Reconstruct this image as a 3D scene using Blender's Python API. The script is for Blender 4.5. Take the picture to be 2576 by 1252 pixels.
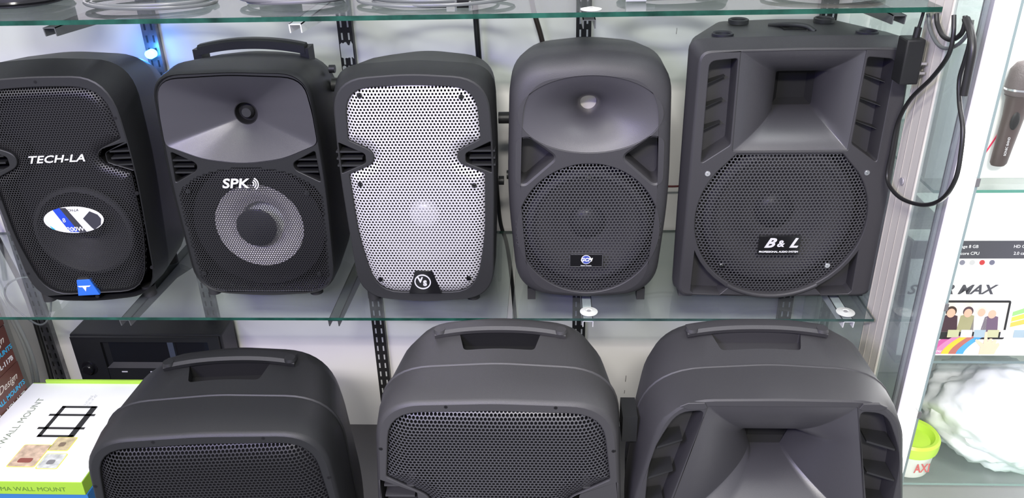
import bpy, bmesh, math, random
import numpy as np
from mathutils import Vector, Matrix
from mathutils.geometry import tessellate_polygon

random.seed(7)
for o in list(bpy.data.objects): bpy.data.objects.remove(o)
SC = bpy.context.scene
COL = SC.collection
PI = math.pi

# ------------------------------------------------------------------ camera
def _n(v): return v/np.linalg.norm(v)
FPX = 2049.0                                   # focal length in pixels of the 2576 wide frame
_up = -_n(np.array([102.0, -4074.0, -FPX]))    # world up seen from the camera
_xr = -_n(np.array([-44088.0, -74.0, -FPX]))
_xr = _n(_xr-np.dot(_xr, _up)*_up)
_yr = np.cross(_up, _xr)
CAM_R = np.array([_xr, _yr, _up])
CAM_C = np.array([0.07435, -1.2, 0.73778])
cd = bpy.data.cameras.new('camera'); cam = bpy.data.objects.new('camera', cd); COL.objects.link(cam)
m4 = Matrix.Identity(4)
for i in range(3):
    for j in range(3): m4[i][j] = CAM_R[i][j]
    m4[i][3] = CAM_C[i]
cam.matrix_world = m4
cd.sensor_width = 36.0; cd.lens = 36.0*FPX/2576.0; cd.clip_start = 0.01
SC.camera = cam

# ------------------------------------------------------------------ light and exposure
vs = SC.view_settings
SC.display_settings.display_device = 'sRGB'
vs.view_transform = 'Standard'; vs.look = 'None'; vs.gamma = 1.0; vs.use_curve_mapping = False
vs.exposure = 0.22
world = bpy.data.worlds.new('shop_interior'); SC.world = world; world.use_nodes = True
world.node_tree.nodes['Background'].inputs[0].default_value = (0.90, 0.92, 1.0, 1)
world.node_tree.nodes['Background'].inputs[1].default_value = 0.60

def area(name, loc, target, sx, sy, power, col=(1, 1, 1)):
    l = bpy.data.lights.new(name, 'AREA'); l.shape = 'RECTANGLE'; l.size = sx; l.size_y = sy
    l.energy = power; l.color = col
    o = bpy.data.objects.new(name, l); COL.objects.link(o); o.location = loc
    o.rotation_euler = (Vector(target)-Vector(loc)).to_track_quat('-Z', 'Y').to_euler()
    return o
area('ceiling_tube_light', (-0.03, -2.4, 1.86), (0.1, 0.2, 0.0), 0.55, 0.14, 62, (1.0, 0.97, 0.91))
area('ceiling_tube_light', (-1.5, -2.3, 1.9), (-0.5, 0.2, 0.0), 0.9, 0.14, 34, (1.0, 0.975, 0.93))  # extra lamp, added to brighten the left end of the wall
area('ceiling_tube_light', (-0.75, -0.75, 2.15), (-0.2, 0.2, 0.0), 1.1, 0.14, 14, (1.0, 0.975, 0.90))
area('ceiling_tube_light', (0.85, -0.65, 2.20), (0.2, 0.2, 0.0), 1.1, 0.14, 16, (0.98, 0.985, 1.0))
area('blue_sign_light', (-0.7, -1.6, 1.1), (-0.1, 0.36, -0.1), 0.5, 0.3, 13, (0.22, 0.13, 1.0))
area('added_bay_fill', (0.95, 0.1, 0.75), (0.9, 0.1, 0.0), 0.3, 0.3, 4, (1, 1, 1))  # unseen fill lamp added to brighten the right bay

# ------------------------------------------------------------------ materials
MATS = {}
def mat(name, col, rough=0.5, metal=0.0, bump=0.0, bscale=800.0, spec=0.5, emis=None, estr=0.0, var=0.0, vscale=6.0, coat=0.0):
    if name in MATS: return MATS[name]
    m = bpy.data.materials.new(name); m.use_nodes = True
    nt = m.node_tree; b = nt.nodes['Principled BSDF']
    b.inputs['Base Color'].default_value = (*col, 1)
    b.inputs['Roughness'].default_value = rough; b.inputs['Metallic'].default_value = metal
    b.inputs['Specular IOR Level'].default_value = spec
    b.inputs['Coat Weight'].default_value = coat
    if emis: b.inputs['Emission Color'].default_value = (*emis, 1); b.inputs['Emission Strength'].default_value = estr
    if bump or var:
        tc = nt.nodes.new('ShaderNodeTexCoord')
    if bump:
        nz = nt.nodes.new('ShaderNodeTexNoise'); nz.inputs['Scale'].default_value = bscale; nz.inputs['Detail'].default_value = 2
        bp = nt.nodes.new('ShaderNodeBump'); bp.inputs['Strength'].default_value = bump; bp.inputs['Distance'].default_value = 0.0006
        nt.links.new(tc.outputs['Object'], nz.inputs['Vector'])
        nt.links.new(nz.outputs['Fac'], bp.inputs['Height']); nt.links.new(bp.outputs['Normal'], b.inputs['Normal'])
    if var:
        n2 = nt.nodes.new('ShaderNodeTexNoise'); n2.inputs['Scale'].default_value = vscale; n2.inputs['Detail'].default_value = 6
        cr = nt.nodes.new('ShaderNodeMapRange'); cr.inputs[1].default_value = 0.3; cr.inputs[2].default_value = 0.7
        cr.inputs[3].default_value = 1-var; cr.inputs[4].default_value = 1+var
        mx = nt.nodes.new('ShaderNodeVectorMath'); mx.operation = 'SCALE'; mx.inputs[0].default_value = col
        nt.links.new(tc.outputs['Object'], n2.inputs['Vector']); nt.links.new(n2.outputs['Fac'], cr.inputs[0])
        nt.links.new(cr.outputs[0], mx.inputs['Scale']); nt.links.new(mx.outputs[0], b.inputs['Base Color'])
    MATS[name] = m; return m

def glass(name, tint, refl=1.0, haze=0.0):
    m = bpy.data.materials.new(name); m.use_nodes = True; nt = m.node_tree
    for n in list(nt.nodes): nt.nodes.remove(n)
    out = nt.nodes.new('ShaderNodeOutputMaterial'); tr = nt.nodes.new('ShaderNodeBsdfTransparent'); tr.inputs[0].default_value = (*tint, 1)
    gl = nt.nodes.new('ShaderNodeBsdfGlossy'); gl.inputs['Roughness'].default_value = 0.03; gl.inputs[0].default_value = (refl, refl, refl, 1)
    fr = nt.nodes.new('ShaderNodeFresnel'); fr.inputs[0].default_value = 1.5
    ge = nt.nodes.new('ShaderNodeNewGeometry'); io = nt.nodes.new('ShaderNodeMapRange')   # same reflectance on both faces of the pane
    io.inputs[3].default_value = 1.5; io.inputs[4].default_value = 1/1.5
    nt.links.new(ge.outputs['Backfacing'], io.inputs[0]); nt.links.new(io.outputs[0], fr.inputs[0])
    mx = nt.nodes.new('ShaderNodeMixShader')
    nt.links.new(fr.outputs[0], mx.inputs[0]); nt.links.new(tr.outputs[0], mx.inputs[1]); nt.links.new(gl.outputs[0], mx.inputs[2])
    last = mx
    if haze:
        df = nt.nodes.new('ShaderNodeBsdfDiffuse'); df.inputs[0].default_value = (0.8, 0.83, 0.85, 1)
        m2 = nt.nodes.new('ShaderNodeMixShader'); m2.inputs[0].default_value = haze
        nt.links.new(mx.outputs[0], m2.inputs[1]); nt.links.new(df.outputs[0], m2.inputs[2]); last = m2
    nt.links.new(last.outputs[0], out.inputs[0])
    return m

PL = mat('grey_black_plastic', (0.021, 0.0215, 0.022), 0.5, spec=0.4, bump=0.35, bscale=1400)
PL7 = mat('mid_grey_plastic', (0.044, 0.043, 0.044), 0.45, bump=0.35, bscale=1400)
PLB = mat('black_plastic', (0.013, 0.0135, 0.014), 0.44, spec=0.4, bump=0.30, bscale=1400)
PLC = mat('charcoal_plastic', (0.038, 0.037, 0.040), 0.48, bump=0.35, bscale=1400)
PIT = mat('recess_shade_black', (0.009, 0.009, 0.0095), 0.7, spec=0.25)  # near-black colour puts the shade of recesses into the surface
GRB = mat('black_grille_steel', (0.018, 0.018, 0.019), 0.42, metal=0.0, spec=0.4)
GRG = mat('dark_grille_steel', (0.060, 0.060, 0.064), 0.38, spec=0.6)
GRS = mat('silver_grille_steel', (0.62, 0.61, 0.62), 0.35, metal=0.25)
CONE = mat('paper_cone', (0.018, 0.018, 0.020), 0.6)
CONEG = mat('grey_paper_cone', (0.05, 0.048, 0.052), 0.6)
CONEL = mat('light_cone', (0.55, 0.52, 0.54), 0.5)
CAPL = mat('silver_dust_cap', (0.75, 0.75, 0.80), 0.3, metal=0.3)
CAPD = mat('dark_dust_cap', (0.03, 0.03, 0.035), 0.35)
HORNG = mat('grey_horn_plastic', (0.062, 0.060, 0.067), 0.42, bump=0.2, bscale=1400)
HORNS = mat('semi_gloss_horn_plastic', (0.048, 0.047, 0.052), 0.36, bump=0.2, bscale=1400, spec=0.8)
HORNW = mat('satin_horn_plastic', (0.045, 0.044, 0.050), 0.33, bump=0.2, bscale=1400)
CHROME = mat('chrome', (0.85, 0.85, 0.86), 0.18, metal=1.0)
SILV = mat('silver_print', (0.75, 0.75, 0.76), 0.35, metal=0.2)
WHT = mat('white_print', (0.85, 0.85, 0.85), 0.5)
BLK = mat('gloss_black', (0.01, 0.01, 0.011), 0.12)
BLU = mat('blue_badge', (0.02, 0.13, 0.60), 0.3)
SCRW = mat('screw_steel', (0.10, 0.10, 0.10), 0.3, metal=0.7)
RUB = mat('black_rubber', (0.015, 0.015, 0.015), 0.6)
WALL = mat('painted_wall', (0.80, 0.775, 0.755), 0.7, bump=0.1, bscale=120, var=0.04, vscale=4)
BEIGE = mat('beige_panel', (0.62, 0.59, 0.53), 0.5, var=0.03)
STDB = mat('black_painted_steel', (0.018, 0.017, 0.018), 0.4)
STDG = mat('worn_steel', (0.22, 0.22, 0.24), 0.35, metal=0.6, var=0.4, vscale=40)
BRKG = mat('grey_bracket_steel', (0.13, 0.135, 0.135), 0.35, metal=0.5)
BRKW = mat('white_bracket_paint', (0.80, 0.80, 0.82), 0.4)
GLS = glass('shelf_glass', (0.86, 0.90, 0.885), 1.0, 0.03)
GLP = glass('partition_glass', (0.86, 0.90, 0.89), 1.0, 0.10)
GLE = mat('green_glass_edge', (0.012, 0.060, 0.042), 0.25, spec=0.2, var=0.6, vscale=25)
GLE2 = mat('pale_glass_edge', (0.25, 0.32, 0.31), 0.15)
ALU = mat('lilac_aluminium', (0.55, 0.53, 0.58), 0.35, metal=0.5)
LED = mat('led_diffuser', (0.9, 0.9, 0.9), 0.4, emis=(1.0, 0.99, 0.98), estr=7.0)
CABB = mat('black_cable', (0.012, 0.012, 0.012), 0.4)
CABC = mat('clear_cable', (0.13, 0.14, 0.135), 0.3)
CARD = mat('white_card', (0.86, 0.87, 0.84), 0.35)
LIME = mat('lime_green_card', (0.36, 0.62, 0.05), 0.4)
BROWN = mat('brown_carton', (0.14, 0.05, 0.04), 0.45, var=0.15, vscale=20)

# ------------------------------------------------------------------ mesh helpers
def link(name, me, m, parent=None, smooth=None, loc=None):
    o = bpy.data.objects.new(name, me); COL.objects.link(o)
    if m is not None:
        for mm in (m if isinstance(m, (list, tuple)) else [m]): me.materials.append(mm)
    if parent is not None: o.parent = parent
    if loc: o.location = loc
    if smooth is not None: shade(me, smooth)
    return o
def shade(me, ang=35, keep=()):
    bm = bmesh.new(); bm.from_mesh(me)
    a = math.radians(ang)
    for f in bm.faces: f.smooth = True
    for e in bm.edges:
        if len(e.link_faces) != 2 or e.calc_face_angle(0) > a: e.smooth = False
        elif (e.verts[0].index, e.verts[1].index) in keep or (e.verts[1].index, e.verts[0].index) in keep: e.smooth = False
    bm.to_mesh(me); bm.free()
def tag(o, label, cat, group=None, kind=None):
    o['label'] = label; o['category'] = cat
    if group: o['group'] = group
    if kind: o['kind'] = kind
    return o
def struct(o, label=None):
    o['kind'] = 'structure'
    if label: o['label'] = label
    return o
def empty(name, loc, yaw=0):
    o = bpy.data.objects.new(name, None); COL.objects.link(o); o.location = loc; o.rotation_euler = (0, 0, math.radians(yaw)); o.empty_display_size = 0.05
    return o

class MB:
    def __init__(s): s.v = []; s.f = []; s.mi = []; s.keep = set()
    def add(s, vs, fs, mi=0):
        b = len(s.v); s.v += [tuple(p) for p in vs]; s.f += [tuple(i+b for i in f) for f in fs]; s.mi += [mi]*len(fs); return b
    def box(s, x0, x1, y0, y1, z0, z1, mi=0):
        s.add([(x0,y0,z0),(x1,y0,z0),(x1,y1,z0),(x0,y1,z0),(x0,y0,z1),(x1,y0,z1),(x1,y1,z1),(x0,y1,z1)],
              [(0,3,2,1),(4,5,6,7),(0,1,5,4),(1,2,6,5),(2,3,7,6),(3,0,4,7)], mi)
    def loft(s, rings, closed=True, cap0=False, cap1=False, mi=0):
        n = len(rings[0]); vs = [p for r in rings for p in r]; fs = []
        for k in range(len(rings)-1):
            for i in range(n if closed else n-1):
                j = (i+1) % n
                fs.append((k*n+i, k*n+j, (k+1)*n+j, (k+1)*n+i))
        b = s.add(vs, fs, mi)
        if cap0: s.add(rings[0], [t for t in fill([rings[0]])], mi)
        if cap1: s.add(rings[-1], [t for t in fill([rings[-1]])], mi)
        return b
    def tube(s, pts, r, n=8, mi=0, cap=True):
        P = [Vector(p) for p in pts]; rings = []; up = None
        for i, p in enumerate(P):
            t = (P[min(i+1, len(P)-1)]-P[max(i-1, 0)]).normalized()
            if up is None: up = t.orthogonal().normalized()
            up = (up-t*up.dot(t)).normalized(); w = t.cross(up)
            rr = r(i/(len(P)-1)) if callable(r) else r
            rings.append([p+up*rr*math.cos(2*PI*k/n)+w*rr*math.sin(2*PI*k/n) for k in range(n)])
        s.loft(rings, True, cap, cap, mi)
    def disc(s, c, r, n=24, axis='y', h=0.001, mi=0, rx=None, top=1.0):
        def pt(a, hh, k=1.0):
            q = ((rx or r)*k*math.cos(a), r*k*math.sin(a))
            if axis == 'y': return (c[0]+q[0], c[1]+hh, c[2]+q[1])
            if axis == 'z': return (c[0]+q[0], c[1]+q[1], c[2]+hh)
            return (c[0]+hh, c[1]+q[0], c[2]+q[1])
        A = [2*PI*i/n for i in range(n)]
        s.loft([[pt(a, 0) for a in A], [pt(a, h, top) for a in A]], True, True, True, mi)
    def build(s, name, m, parent=None, ang=35, merge=True):
        me = bpy.data.meshes.new(name); me.from_pydata(s.v, [], s.f)
        for p, i in zip(me.polygons, s.mi): p.material_index = i
        bm = bmesh.new(); bm.from_mesh(me)
        if merge: bmesh.ops.remove_doubles(bm, verts=bm.verts, dist=1e-6)
        bmesh.ops.recalc_face_normals(bm, faces=bm.faces)
        bm.to_mesh(me); bm.free()
        o = link(name, me, m, parent)
        shade(me, ang)
        return o

def fill(loops):
    L = [[Vector(p) if len(p) == 3 else Vector((p[0], p[1], 0)) for p in l] for l in loops]
    return [tuple(t) for t in tessellate_polygon(L)]
def rp(corners, n=8):
    """closed 2D loop; corner = (u, v, tangent length)"""
    out = []; N = len(corners)
    for i, c in enumerate(corners):
        p = Vector(c[:2]); t = c[2]; a = Vector(corners[i-1][:2]); b = Vector(corners[(i+1) % N][:2])
        la = (a-p).length; lb = (b-p).length
        p0 = p+(a-p).normalized()*min(t, la*.49); p2 = p+(b-p).normalized()*min(t, lb*.49)
        for k in range(n+1):
            s = k/n; q = p0*(1-s)**2+p*2*s*(1-s)+p2*s*s; out.append((q.x, q.y))
    return out
def ell(cx, cy, a, b, n=48, a0=0, a1=2*PI):
    if abs(a1-a0-2*PI) < 1e-6: return [(cx+a*math.cos(a0+2*PI*i/n), cy+b*math.sin(a0+2*PI*i/n)) for i in range(n)]
    return [(cx+a*math.cos(a0+(a1-a0)*i/n), cy+b*math.sin(a0+(a1-a0)*i/n)) for i in range(n+1)]
def sarea(l): return sum(l[i-1][0]*l[i][1]-l[i][0]*l[i-1][1] for i in range(len(l)))/2
def offs(loop, r):
    """offset outward by r (2D)"""
    N = len(loop); sg = 1 if sarea(loop) > 0 else -1; out = []
    for i in range(N):
        p = Vector(loop[i]); j = i-1
        while (Vector(loop[j])-p).length < 1e-7: j -= 1
        k = (i+1) % N
        while (Vector(loop[k])-p).length < 1e-7: k = (k+1) % N
        d1 = (p-Vector(loop[j])).normalized(); d2 = (Vector(loop[k])-p).normalized()
        n1 = Vector((d1.y, -d1.x)); n2 = Vector((d2.y, -d2.x)); nn = (n1+n2)
        if nn.length < 1e-6: nn = n1
        nn.normalize(); c = max(0.5, nn.dot(n1))
        q = p+nn*sg*r/c; out.append((q.x, q.y))
    return out
def dd(loop):
    out = []
    for p in loop:
        if not out or math.hypot(p[0]-out[-1][0], p[1]-out[-1][1]) > 1e-6: out.append(p)
    if math.hypot(out[0][0]-out[-1][0], out[0][1]-out[-1][1]) < 1e-6: out.pop()
    return out
def to3(loop, d): return [(p[0], d, p[1]) for p in loop]
def scl(loop, k, c=(0, 0), ky=None):
    return [(c[0]+(p[0]-c[0])*k, c[1]+(p[1]-c[1])*(ky or k)) for p in loop]
def sub(loop, mx=0.02):
    out = []
    for i, p in enumerate(loop):
        q = loop[(i+1) % len(loop)]; L = math.hypot(p[0]-q[0], p[1]-q[1]); k = max(1, int(math.ceil(L/mx)))
        for j in range(k): out.append((p[0]+(q[0]-p[0])*j/k, p[1]+(q[1]-p[1])*j/k))
    return out

def cabinet(parent, m, rings, holes, name='cabinet', pit=None, cuts=(), ang=32):
    """rings: list of (d, loop2d) same count, rings[0] is the flat front. holes: list of (loop2d, depth, chamfer)"""
    b = MB(); r0 = rings[0][1]; d0 = rings[0][0]
    hs = [(dd(h[0]), h[1], h[2]) for h in holes]
    outer = dd(r0)
    loops = [outer]+[offs(h[0], h[2]) for h in hs]
    flat = [p for l in loops for p in l]
    b.add([(p[0], d0, p[1]) for p in flat], fill(loops))
    b.loft([to3(l, d) for d, l in rings])
    b.add(to3(dd(rings[-1][1]), rings[-1][0]), fill([dd(rings[-1][1])]))
    for (l, dep, ch) in hs:
        b.loft([to3(offs(l, ch), d0), to3(offs(l, ch*.35), d0+ch*.4), to3(l, d0+ch*1.2)])
        b.loft([to3(l, d0+ch*1.2), to3(l, d0+dep)], mi=1)
        b.add(to3(l, d0+dep), fill([l]), 1)
    me = bpy.data.meshes.new(name); me.from_pydata(b.v, [], b.f)
    for p, i in zip(me.polygons, b.mi): p.material_index = i
    bm = bmesh.new(); bm.from_mesh(me)
    bmesh.ops.remove_doubles(bm, verts=bm.verts, dist=2e-6)
    bmesh.ops.dissolve_degenerate(bm, dist=1e-6, edges=bm.edges)
    bmesh.ops.recalc_face_normals(bm, faces=bm.faces)
    bm.to_mesh(me); bm.free()
    o = link(name, me, [m, pit or m], parent)
    for c in cuts:
        c.mi = [1]*len(c.f); co = c.build('cutter', None, None); co.data.materials.append(m); co.data.materials.append(PIT)
        for q_ in co.data.polygons: q_.material_index = 1
        co.parent = parent
        md = o.modifiers.new('b', 'BOOLEAN'); md.operation = 'DIFFERENCE'; md.object = co; md.solver = 'EXACT'
        bpy.context.view_layer.update()
        ev = o.evaluated_get(bpy.context.evaluated_depsgraph_get())
        new = bpy.data.meshes.new_from_object(ev); o.modifiers.remove(md); o.data = new
        bpy.data.objects.remove(co)
    me = o.data
    # flat front stays flat: its rim is sharp
    bm = bmesh.new(); bm.from_mesh(me); a = math.radians(ang)
    for f in bm.faces: f.smooth = True
    for e in bm.edges:
        if len(e.link_faces) != 2: e.smooth = False; continue
        fl = [abs(abs(f.normal.y)-1) < 1e-4 for f in e.link_faces]
        e.smooth = not (e.calc_face_angle(0) > a or (fl[0] != fl[1]))
    bm.to_mesh(me); bm.free()
    return o

def inside(poly, P):
    x, y = P[:, 0], P[:, 1]; r = np.zeros(len(P), bool); n = len(poly)
    for i in range(n):
        x0, y0 = poly[i-1]; x1, y1 = poly[i]
        if y0 == y1: continue
        c = ((y0 > y) != (y1 > y)) & (x < (x1-x0)*(y-y0)/(y1-y0)+x0); r ^= c
    return r
def dist(poly, P):
    best = np.full(len(P), 9.0); n = len(poly)
    for i in range(n):
        a = np.array(poly[i-1]); d = np.array(poly[i])-a; L = d@d
        if L < 1e-14: continue
        t = np.clip(((P-a)@d)/L, 0, 1); q = P-a-t[:, None]*d
        best = np.minimum(best, np.sqrt((q*q).sum(1)))
    return best
def perforated(name, outline, pitch, hr, m, parent, d0=0.003, bulge=0.006, edge=0.018, lip=True, extra=None, skip=None):
    """sheet of hexagonal cells, each with a round punched hole"""
    poly = dd(outline); A = np.array(poly)
    rows = pitch*math.sqrt(3)/2
    xs = np.arange(A[:, 0].min()-pitch, A[:, 0].max()+pitch, pitch); ys = np.arange(A[:, 1].min()-pitch, A[:, 1].max()+pitch, rows)
    C = np.array([(x+(pitch/2 if k % 2 else 0), y) for k, y in enumerate(ys) for x in xs])
    big = offs(poly, pitch*.45)
    C = C[inside(big, C)]
    if skip is not None: C = C[~inside(skip, C)]
    R = pitch/math.sqrt(3)
    ang = np.arange(12)*PI/6+PI/6*0
    # pointy hexagon: corners at 30+60k, edge mids at 60k
    hx = np.array([[ (R if (k % 2 == 1) else pitch/2)*math.cos(k*PI/6), (R if (k % 2 == 1) else pitch/2)*math.sin(k*PI/6)] for k in range(12)])
    ho = np.stack([hr*np.cos(ang), hr*np.sin(ang)], 1)
    tpl = [hx, ho] + ([ho*0.93] if lip else [])
    off = [0, 0] + ([0.0011] if lip else [])
    V = []; 
    for t, o in zip(tpl, off):
        P = (C[:, None, :]+t[None]).reshape(-1, 2)
        s = np.clip(dist(poly, P)/edge, 0, 1)
        s = np.where(inside(poly, P), s, 0); s = 1-(1-s)**2
        d = d0-bulge*s+o
        V.append(np.stack([P[:, 0], d, P[:, 1]], 1).reshape(len(C), 12, 3))
    V = np.concatenate(V, 1); L = V.shape[1]; nC = len(C)
    V = V.reshape(-1, 3)
    q = []
    for ly in range(len(tpl)-1):
        for k in range(12):
            j = (k+1) % 12; q.append((ly*12+k, ly*12+j, ly*12+12+j, ly*12+12+k))
    F = (np.array(q)[None]+np.arange(nC)[:, None, None]*L).reshape(-1, 4)
    me = bpy.data.meshes.new(name)
    me.vertices.add(len(V)); me.vertices.foreach_set('co', V.ravel())
    me.loops.add(F.size); me.loops.foreach_set('vertex_index', F.ravel().astype(np.int32))
    me.polygons.add(len(F)); me.polygons.foreach_set('loop_start', np.arange(0, F.size, 4, dtype=np.int32))
    me.update(calc_edges=True)
    me.polygons.foreach_set('use_smooth', np.zeros(len(F), bool))
    return link(name, me, m, parent)

def text(name, s, size, parent, loc, m, rot=(PI/2, 0, 0), ext=0.0006, shear=0.0, sx=1.0, bold=0.0, align='CENTER', space=1.0):
    c = bpy.data.curves.new(name, 'FONT'); c.body = s; c.size = size; c.extrude = ext; c.shear = shear; c.offset = bold
    c.align_x = align; c.align_y = 'CENTER'; c.space_character = space; c.resolution_u = 3
    t = bpy.data.objects.new(name, c); COL.objects.link(t)
    bpy.context.view_layer.update()
    me = bpy.data.meshes.new_from_object(t.evaluated_get(bpy.context.evaluated_depsgraph_get()))
    bpy.data.objects.remove(t); me.materials.clear()
    o = link(name, me, m, parent); o.location = loc; o.rotation_euler = rot; o.scale = (sx, 1, 1)
    return o
def screw(parent, u, v, d=-0.001, r=0.0035, m=None):
    b = MB(); b.disc((u, d, v), r, 12, h=0.002); b.disc((u, d-0.0006, v), r*.75, 12, h=0.0006)
    b.box(u-r*.6, u+r*.6, d-0.0009, d-0.0005, v-r*.12, v+r*.12); b.box(u-r*.12, u+r*.12, d-0.0009, d-0.0005, v-r*.6, v+r*.6)
    return b.build('screw', m or SCRW, parent)
def plate(name, loop, d0, th, m, parent, ch=0.0):
    b = MB(); l = dd(loop)
    if ch: b.loft([to3(offs(l, -ch), d0), to3(l, d0+ch), to3(l, d0+th)], True, True, True)
    else: b.loft([to3(l, d0), to3(l, d0+th)], True, True, True)
    return b.build(name, m, parent, ang=25)
def woofer(parent, u, v, R, d, m_cone, m_cap, capr, plug=None, surround=True, depth=0.045):
    b = MB()
    prof = [(R, d), (R*.97, d-0.004), (R*.90, d-0.006), (R*.84, d), (R*.80, d+0.003)] if surround else [(R, d)]
    prof += [(capr, d+depth)]
    b.loft([[(u+r*math.cos(2*PI*i/48), dd_, v+r*math.sin(2*PI*i/48)) for i in range(48)] for r, dd_ in prof])
    b.build('woofer_cone', m_cone, parent, ang=30, merge=False)
    b = MB(); cp = [(capr*math.cos(a), d+depth-capr*.55*math.sin(a)) for a in [k*PI/2/8 for k in range(8)]]+[(0.0008, d+depth-capr*.55)]
    b.loft([[(u+r*math.cos(2*PI*i/40), dd_, v+r*math.sin(2*PI*i/40)) for i in range(40)] for r, dd_ in cp], cap1=True)
    b.build('dust_cap', m_cap, parent, ang=50, merge=False)
def horn(parent, loop, thr, depth, m, power=1.6, steps=14, cap=True, d0=0.001, name='horn', thm=None, flare=1.0, tcap=None):
    """loop -> throat loop (same count); depth profile"""
    rings = []
    for k in range(steps+1):
        t = k/steps; w = 1-(1-t)**power
        rings.append([(a[0]*(1-w)+b[0]*w, d0+depth*t**flare, a[1]*(1-w)+b[1]*w) for a, b in zip(loop, thr)])
    b = MB(); b.loft(rings)
    o = b.build(name, m, parent, ang=60, merge=False)
    if tcap:
        c = MB(); c.add(rings[-1], fill([rings[-1]])); c.build('throat', tcap, parent)
    return o
def crom(pts, n=8):
    P = [Vector(p) for p in pts]; P = [P[0]*2-P[1]]+P+[P[-1]*2-P[-2]]; out = []
    for i in range(1, len(P)-2):
        for k in range(n):
            t = k/n; a, b, c, d = P[i-1:i+3]
            out.append(0.5*((2*b)+(c-a)*t+(2*a-5*b+4*c-d)*t*t+(3*b-a-3*c+d)*t**3))
    out.append(P[-2]); return out
def ytube(name, pts, r, m, parent=None, n=8):
    b = MB(); b.tube(crom(pts), r, n); return b.build(name, m, parent, ang=60)
def rbox(x0, x1, y0, y1, z0, z1, name, m, parent=None, ch=0.002):
    b = MB(); b.box(x0, x1, y0, y1, z0, z1)
    o = b.build(name, m, parent)
    if ch:
        bm = bmesh.new(); bm.from_mesh(o.data)
        bmesh.ops.bevel(bm, geom=list(bm.edges), offset=ch, segments=2, profile=0.6, affect='EDGES'); bm.to_mesh(o.data); bm.free(); shade(o.data, 40)
    return o

# ------------------------------------------------------------------ setting
WY = 0.36
w = MB(); w.box(-1.6, 1.6, WY, WY+0.02, -0.9, 1.0); struct(w.build('wall_back', WALL))
w = MB(); w.box(-1.20, -1.18, -0.3, WY, -0.9, 1.0); struct(w.build('wall_left', WALL))
w = MB(); w.box(-1.6, 1.6, -0.6, WY, -0.544, -0.524); struct(w.build('floor', mat('shadow_dark_deck', (0.10, 0.095, 0.10), 0.5)))  # deck coloured dark to stand in for the shadow between the lower speakers
w = MB(); w.box(1.20, 1.22, -0.3, WY, -0.524, 1.0); struct(w.build('wall_right', WALL))

w = MB(); w.box(.668, 1.2, -.5, WY, -.524, -.5215); struct(w.build('brightening_board_1', mat('added_pale_board', (.66, .66, .65), .5)))  # pale board added to lighten the right bay over the dark deck
WB = bpy.data.objects['wall_back']
def scuff(px, py, w_, h_):
    r = CAM_R@np.array([(px-1288.)/FPX, (626.-py)/FPX, -1.]); t_ = (WY-CAM_C[1])/r[1]; p = CAM_C+r*t_
    l = rp([(p[0]-w_, p[2]-h_, w_), (p[0]+w_*.6, p[2]-h_*.9, w_), (p[0]+w_, p[2]+h_, w_), (p[0]-w_*.2, p[2]+h_, w_)], 3)
    b = MB(); b.loft([to3(l, WY-.0004), to3(l, WY+.0002)], True, True, True); b.build('wall_scuff', mat('scuff_grey', (.16, .15, .14), .8), WB)
scuff(1574, 952, .0011, .009); scuff(1571, 985, .0009, .005); scuff(1637, 130, .003, .0012); scuff(1702, 78, .0006, .006)
# slotted wall standards
def standard(x, z0, z1, m, label, slotm, slx=0.0065, top_blue=False):
    t = empty('wall_standard', (x, WY, z0))
    b = MB(); h = z1-z0
    b.box(-0.014, -0.012, -0.012, 0, 0, h); b.box(0.012, 0.014, -0.012, 0, 0, h); b.box(-0.014, 0.014, -0.014, -0.012, 0, h)
    b.build('channel', m, t)
    b = MB(); k = 0.012
    while k < h-0.02:
        for s in (-1, 1):
            b.box(s*slx-0.0016, s*slx+0.0016, -0.0146, -0.0140, k, k+0.013)
        k += 0.0235
    o = b.build('slots', slotm, t); o['kind'] = 'stuff'
    tag(t, label, 'shelf standard'); return t
SLW = mat('bright_slot', (0.5, 0.5, 0.5), 0.5); SLD = mat('dark_slot', (0.02, 0.02, 0.02), 0.6)
standard(-1.088, -0.524, 0.7, STDG, 'worn grey slotted upright on the wall left of the black amplifier', SLD)
u1 = standard(-0.690, -0.524, 0.7, STDG, 'slotted steel upright lit blue beside the silver-lettered leftmost speaker', SLD)
standard(-0.312, -0.524, 0.7, STDB, 'black slotted upright behind the gap left of the silver-grilled speaker', SLW)
standard(0.1383, -0.524, 0.7, STDB, 'black slotted upright behind the oval-horn speaker', SLW)
standard(0.5865, -0.524, 0.7, STDB, 'black slotted upright behind the large rectangular-horn speaker', SLW)
# paint flakes on the third upright
fl = MB(); rr = random.Random(3)
for k, (zc, hh) in enumerate(((0.385, 0.03), (0.345, 0.018))):
    l = [(-0.012+0.024*i/8, zc+hh/2+rr.uniform(-.006, .004)) for i in range(9)]+[(0.012-0.024*i/8, zc-hh/2+rr.uniform(-.002, .002)) for i in range(9)]
    fl.loft([to3([(-0.312+p[0], p[1]) for p in l], WY-0.0152), to3([(-0.312+p[0], p[1]) for p in l], WY-0.0142)], True, True, True)
tag(fl.build('peeling_tape', mat('torn_white_tape', (0.6, 0.6, 0.6), 0.6)), 'torn white tape stuck on the black upright above the silver-grilled speaker', 'tape')
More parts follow.
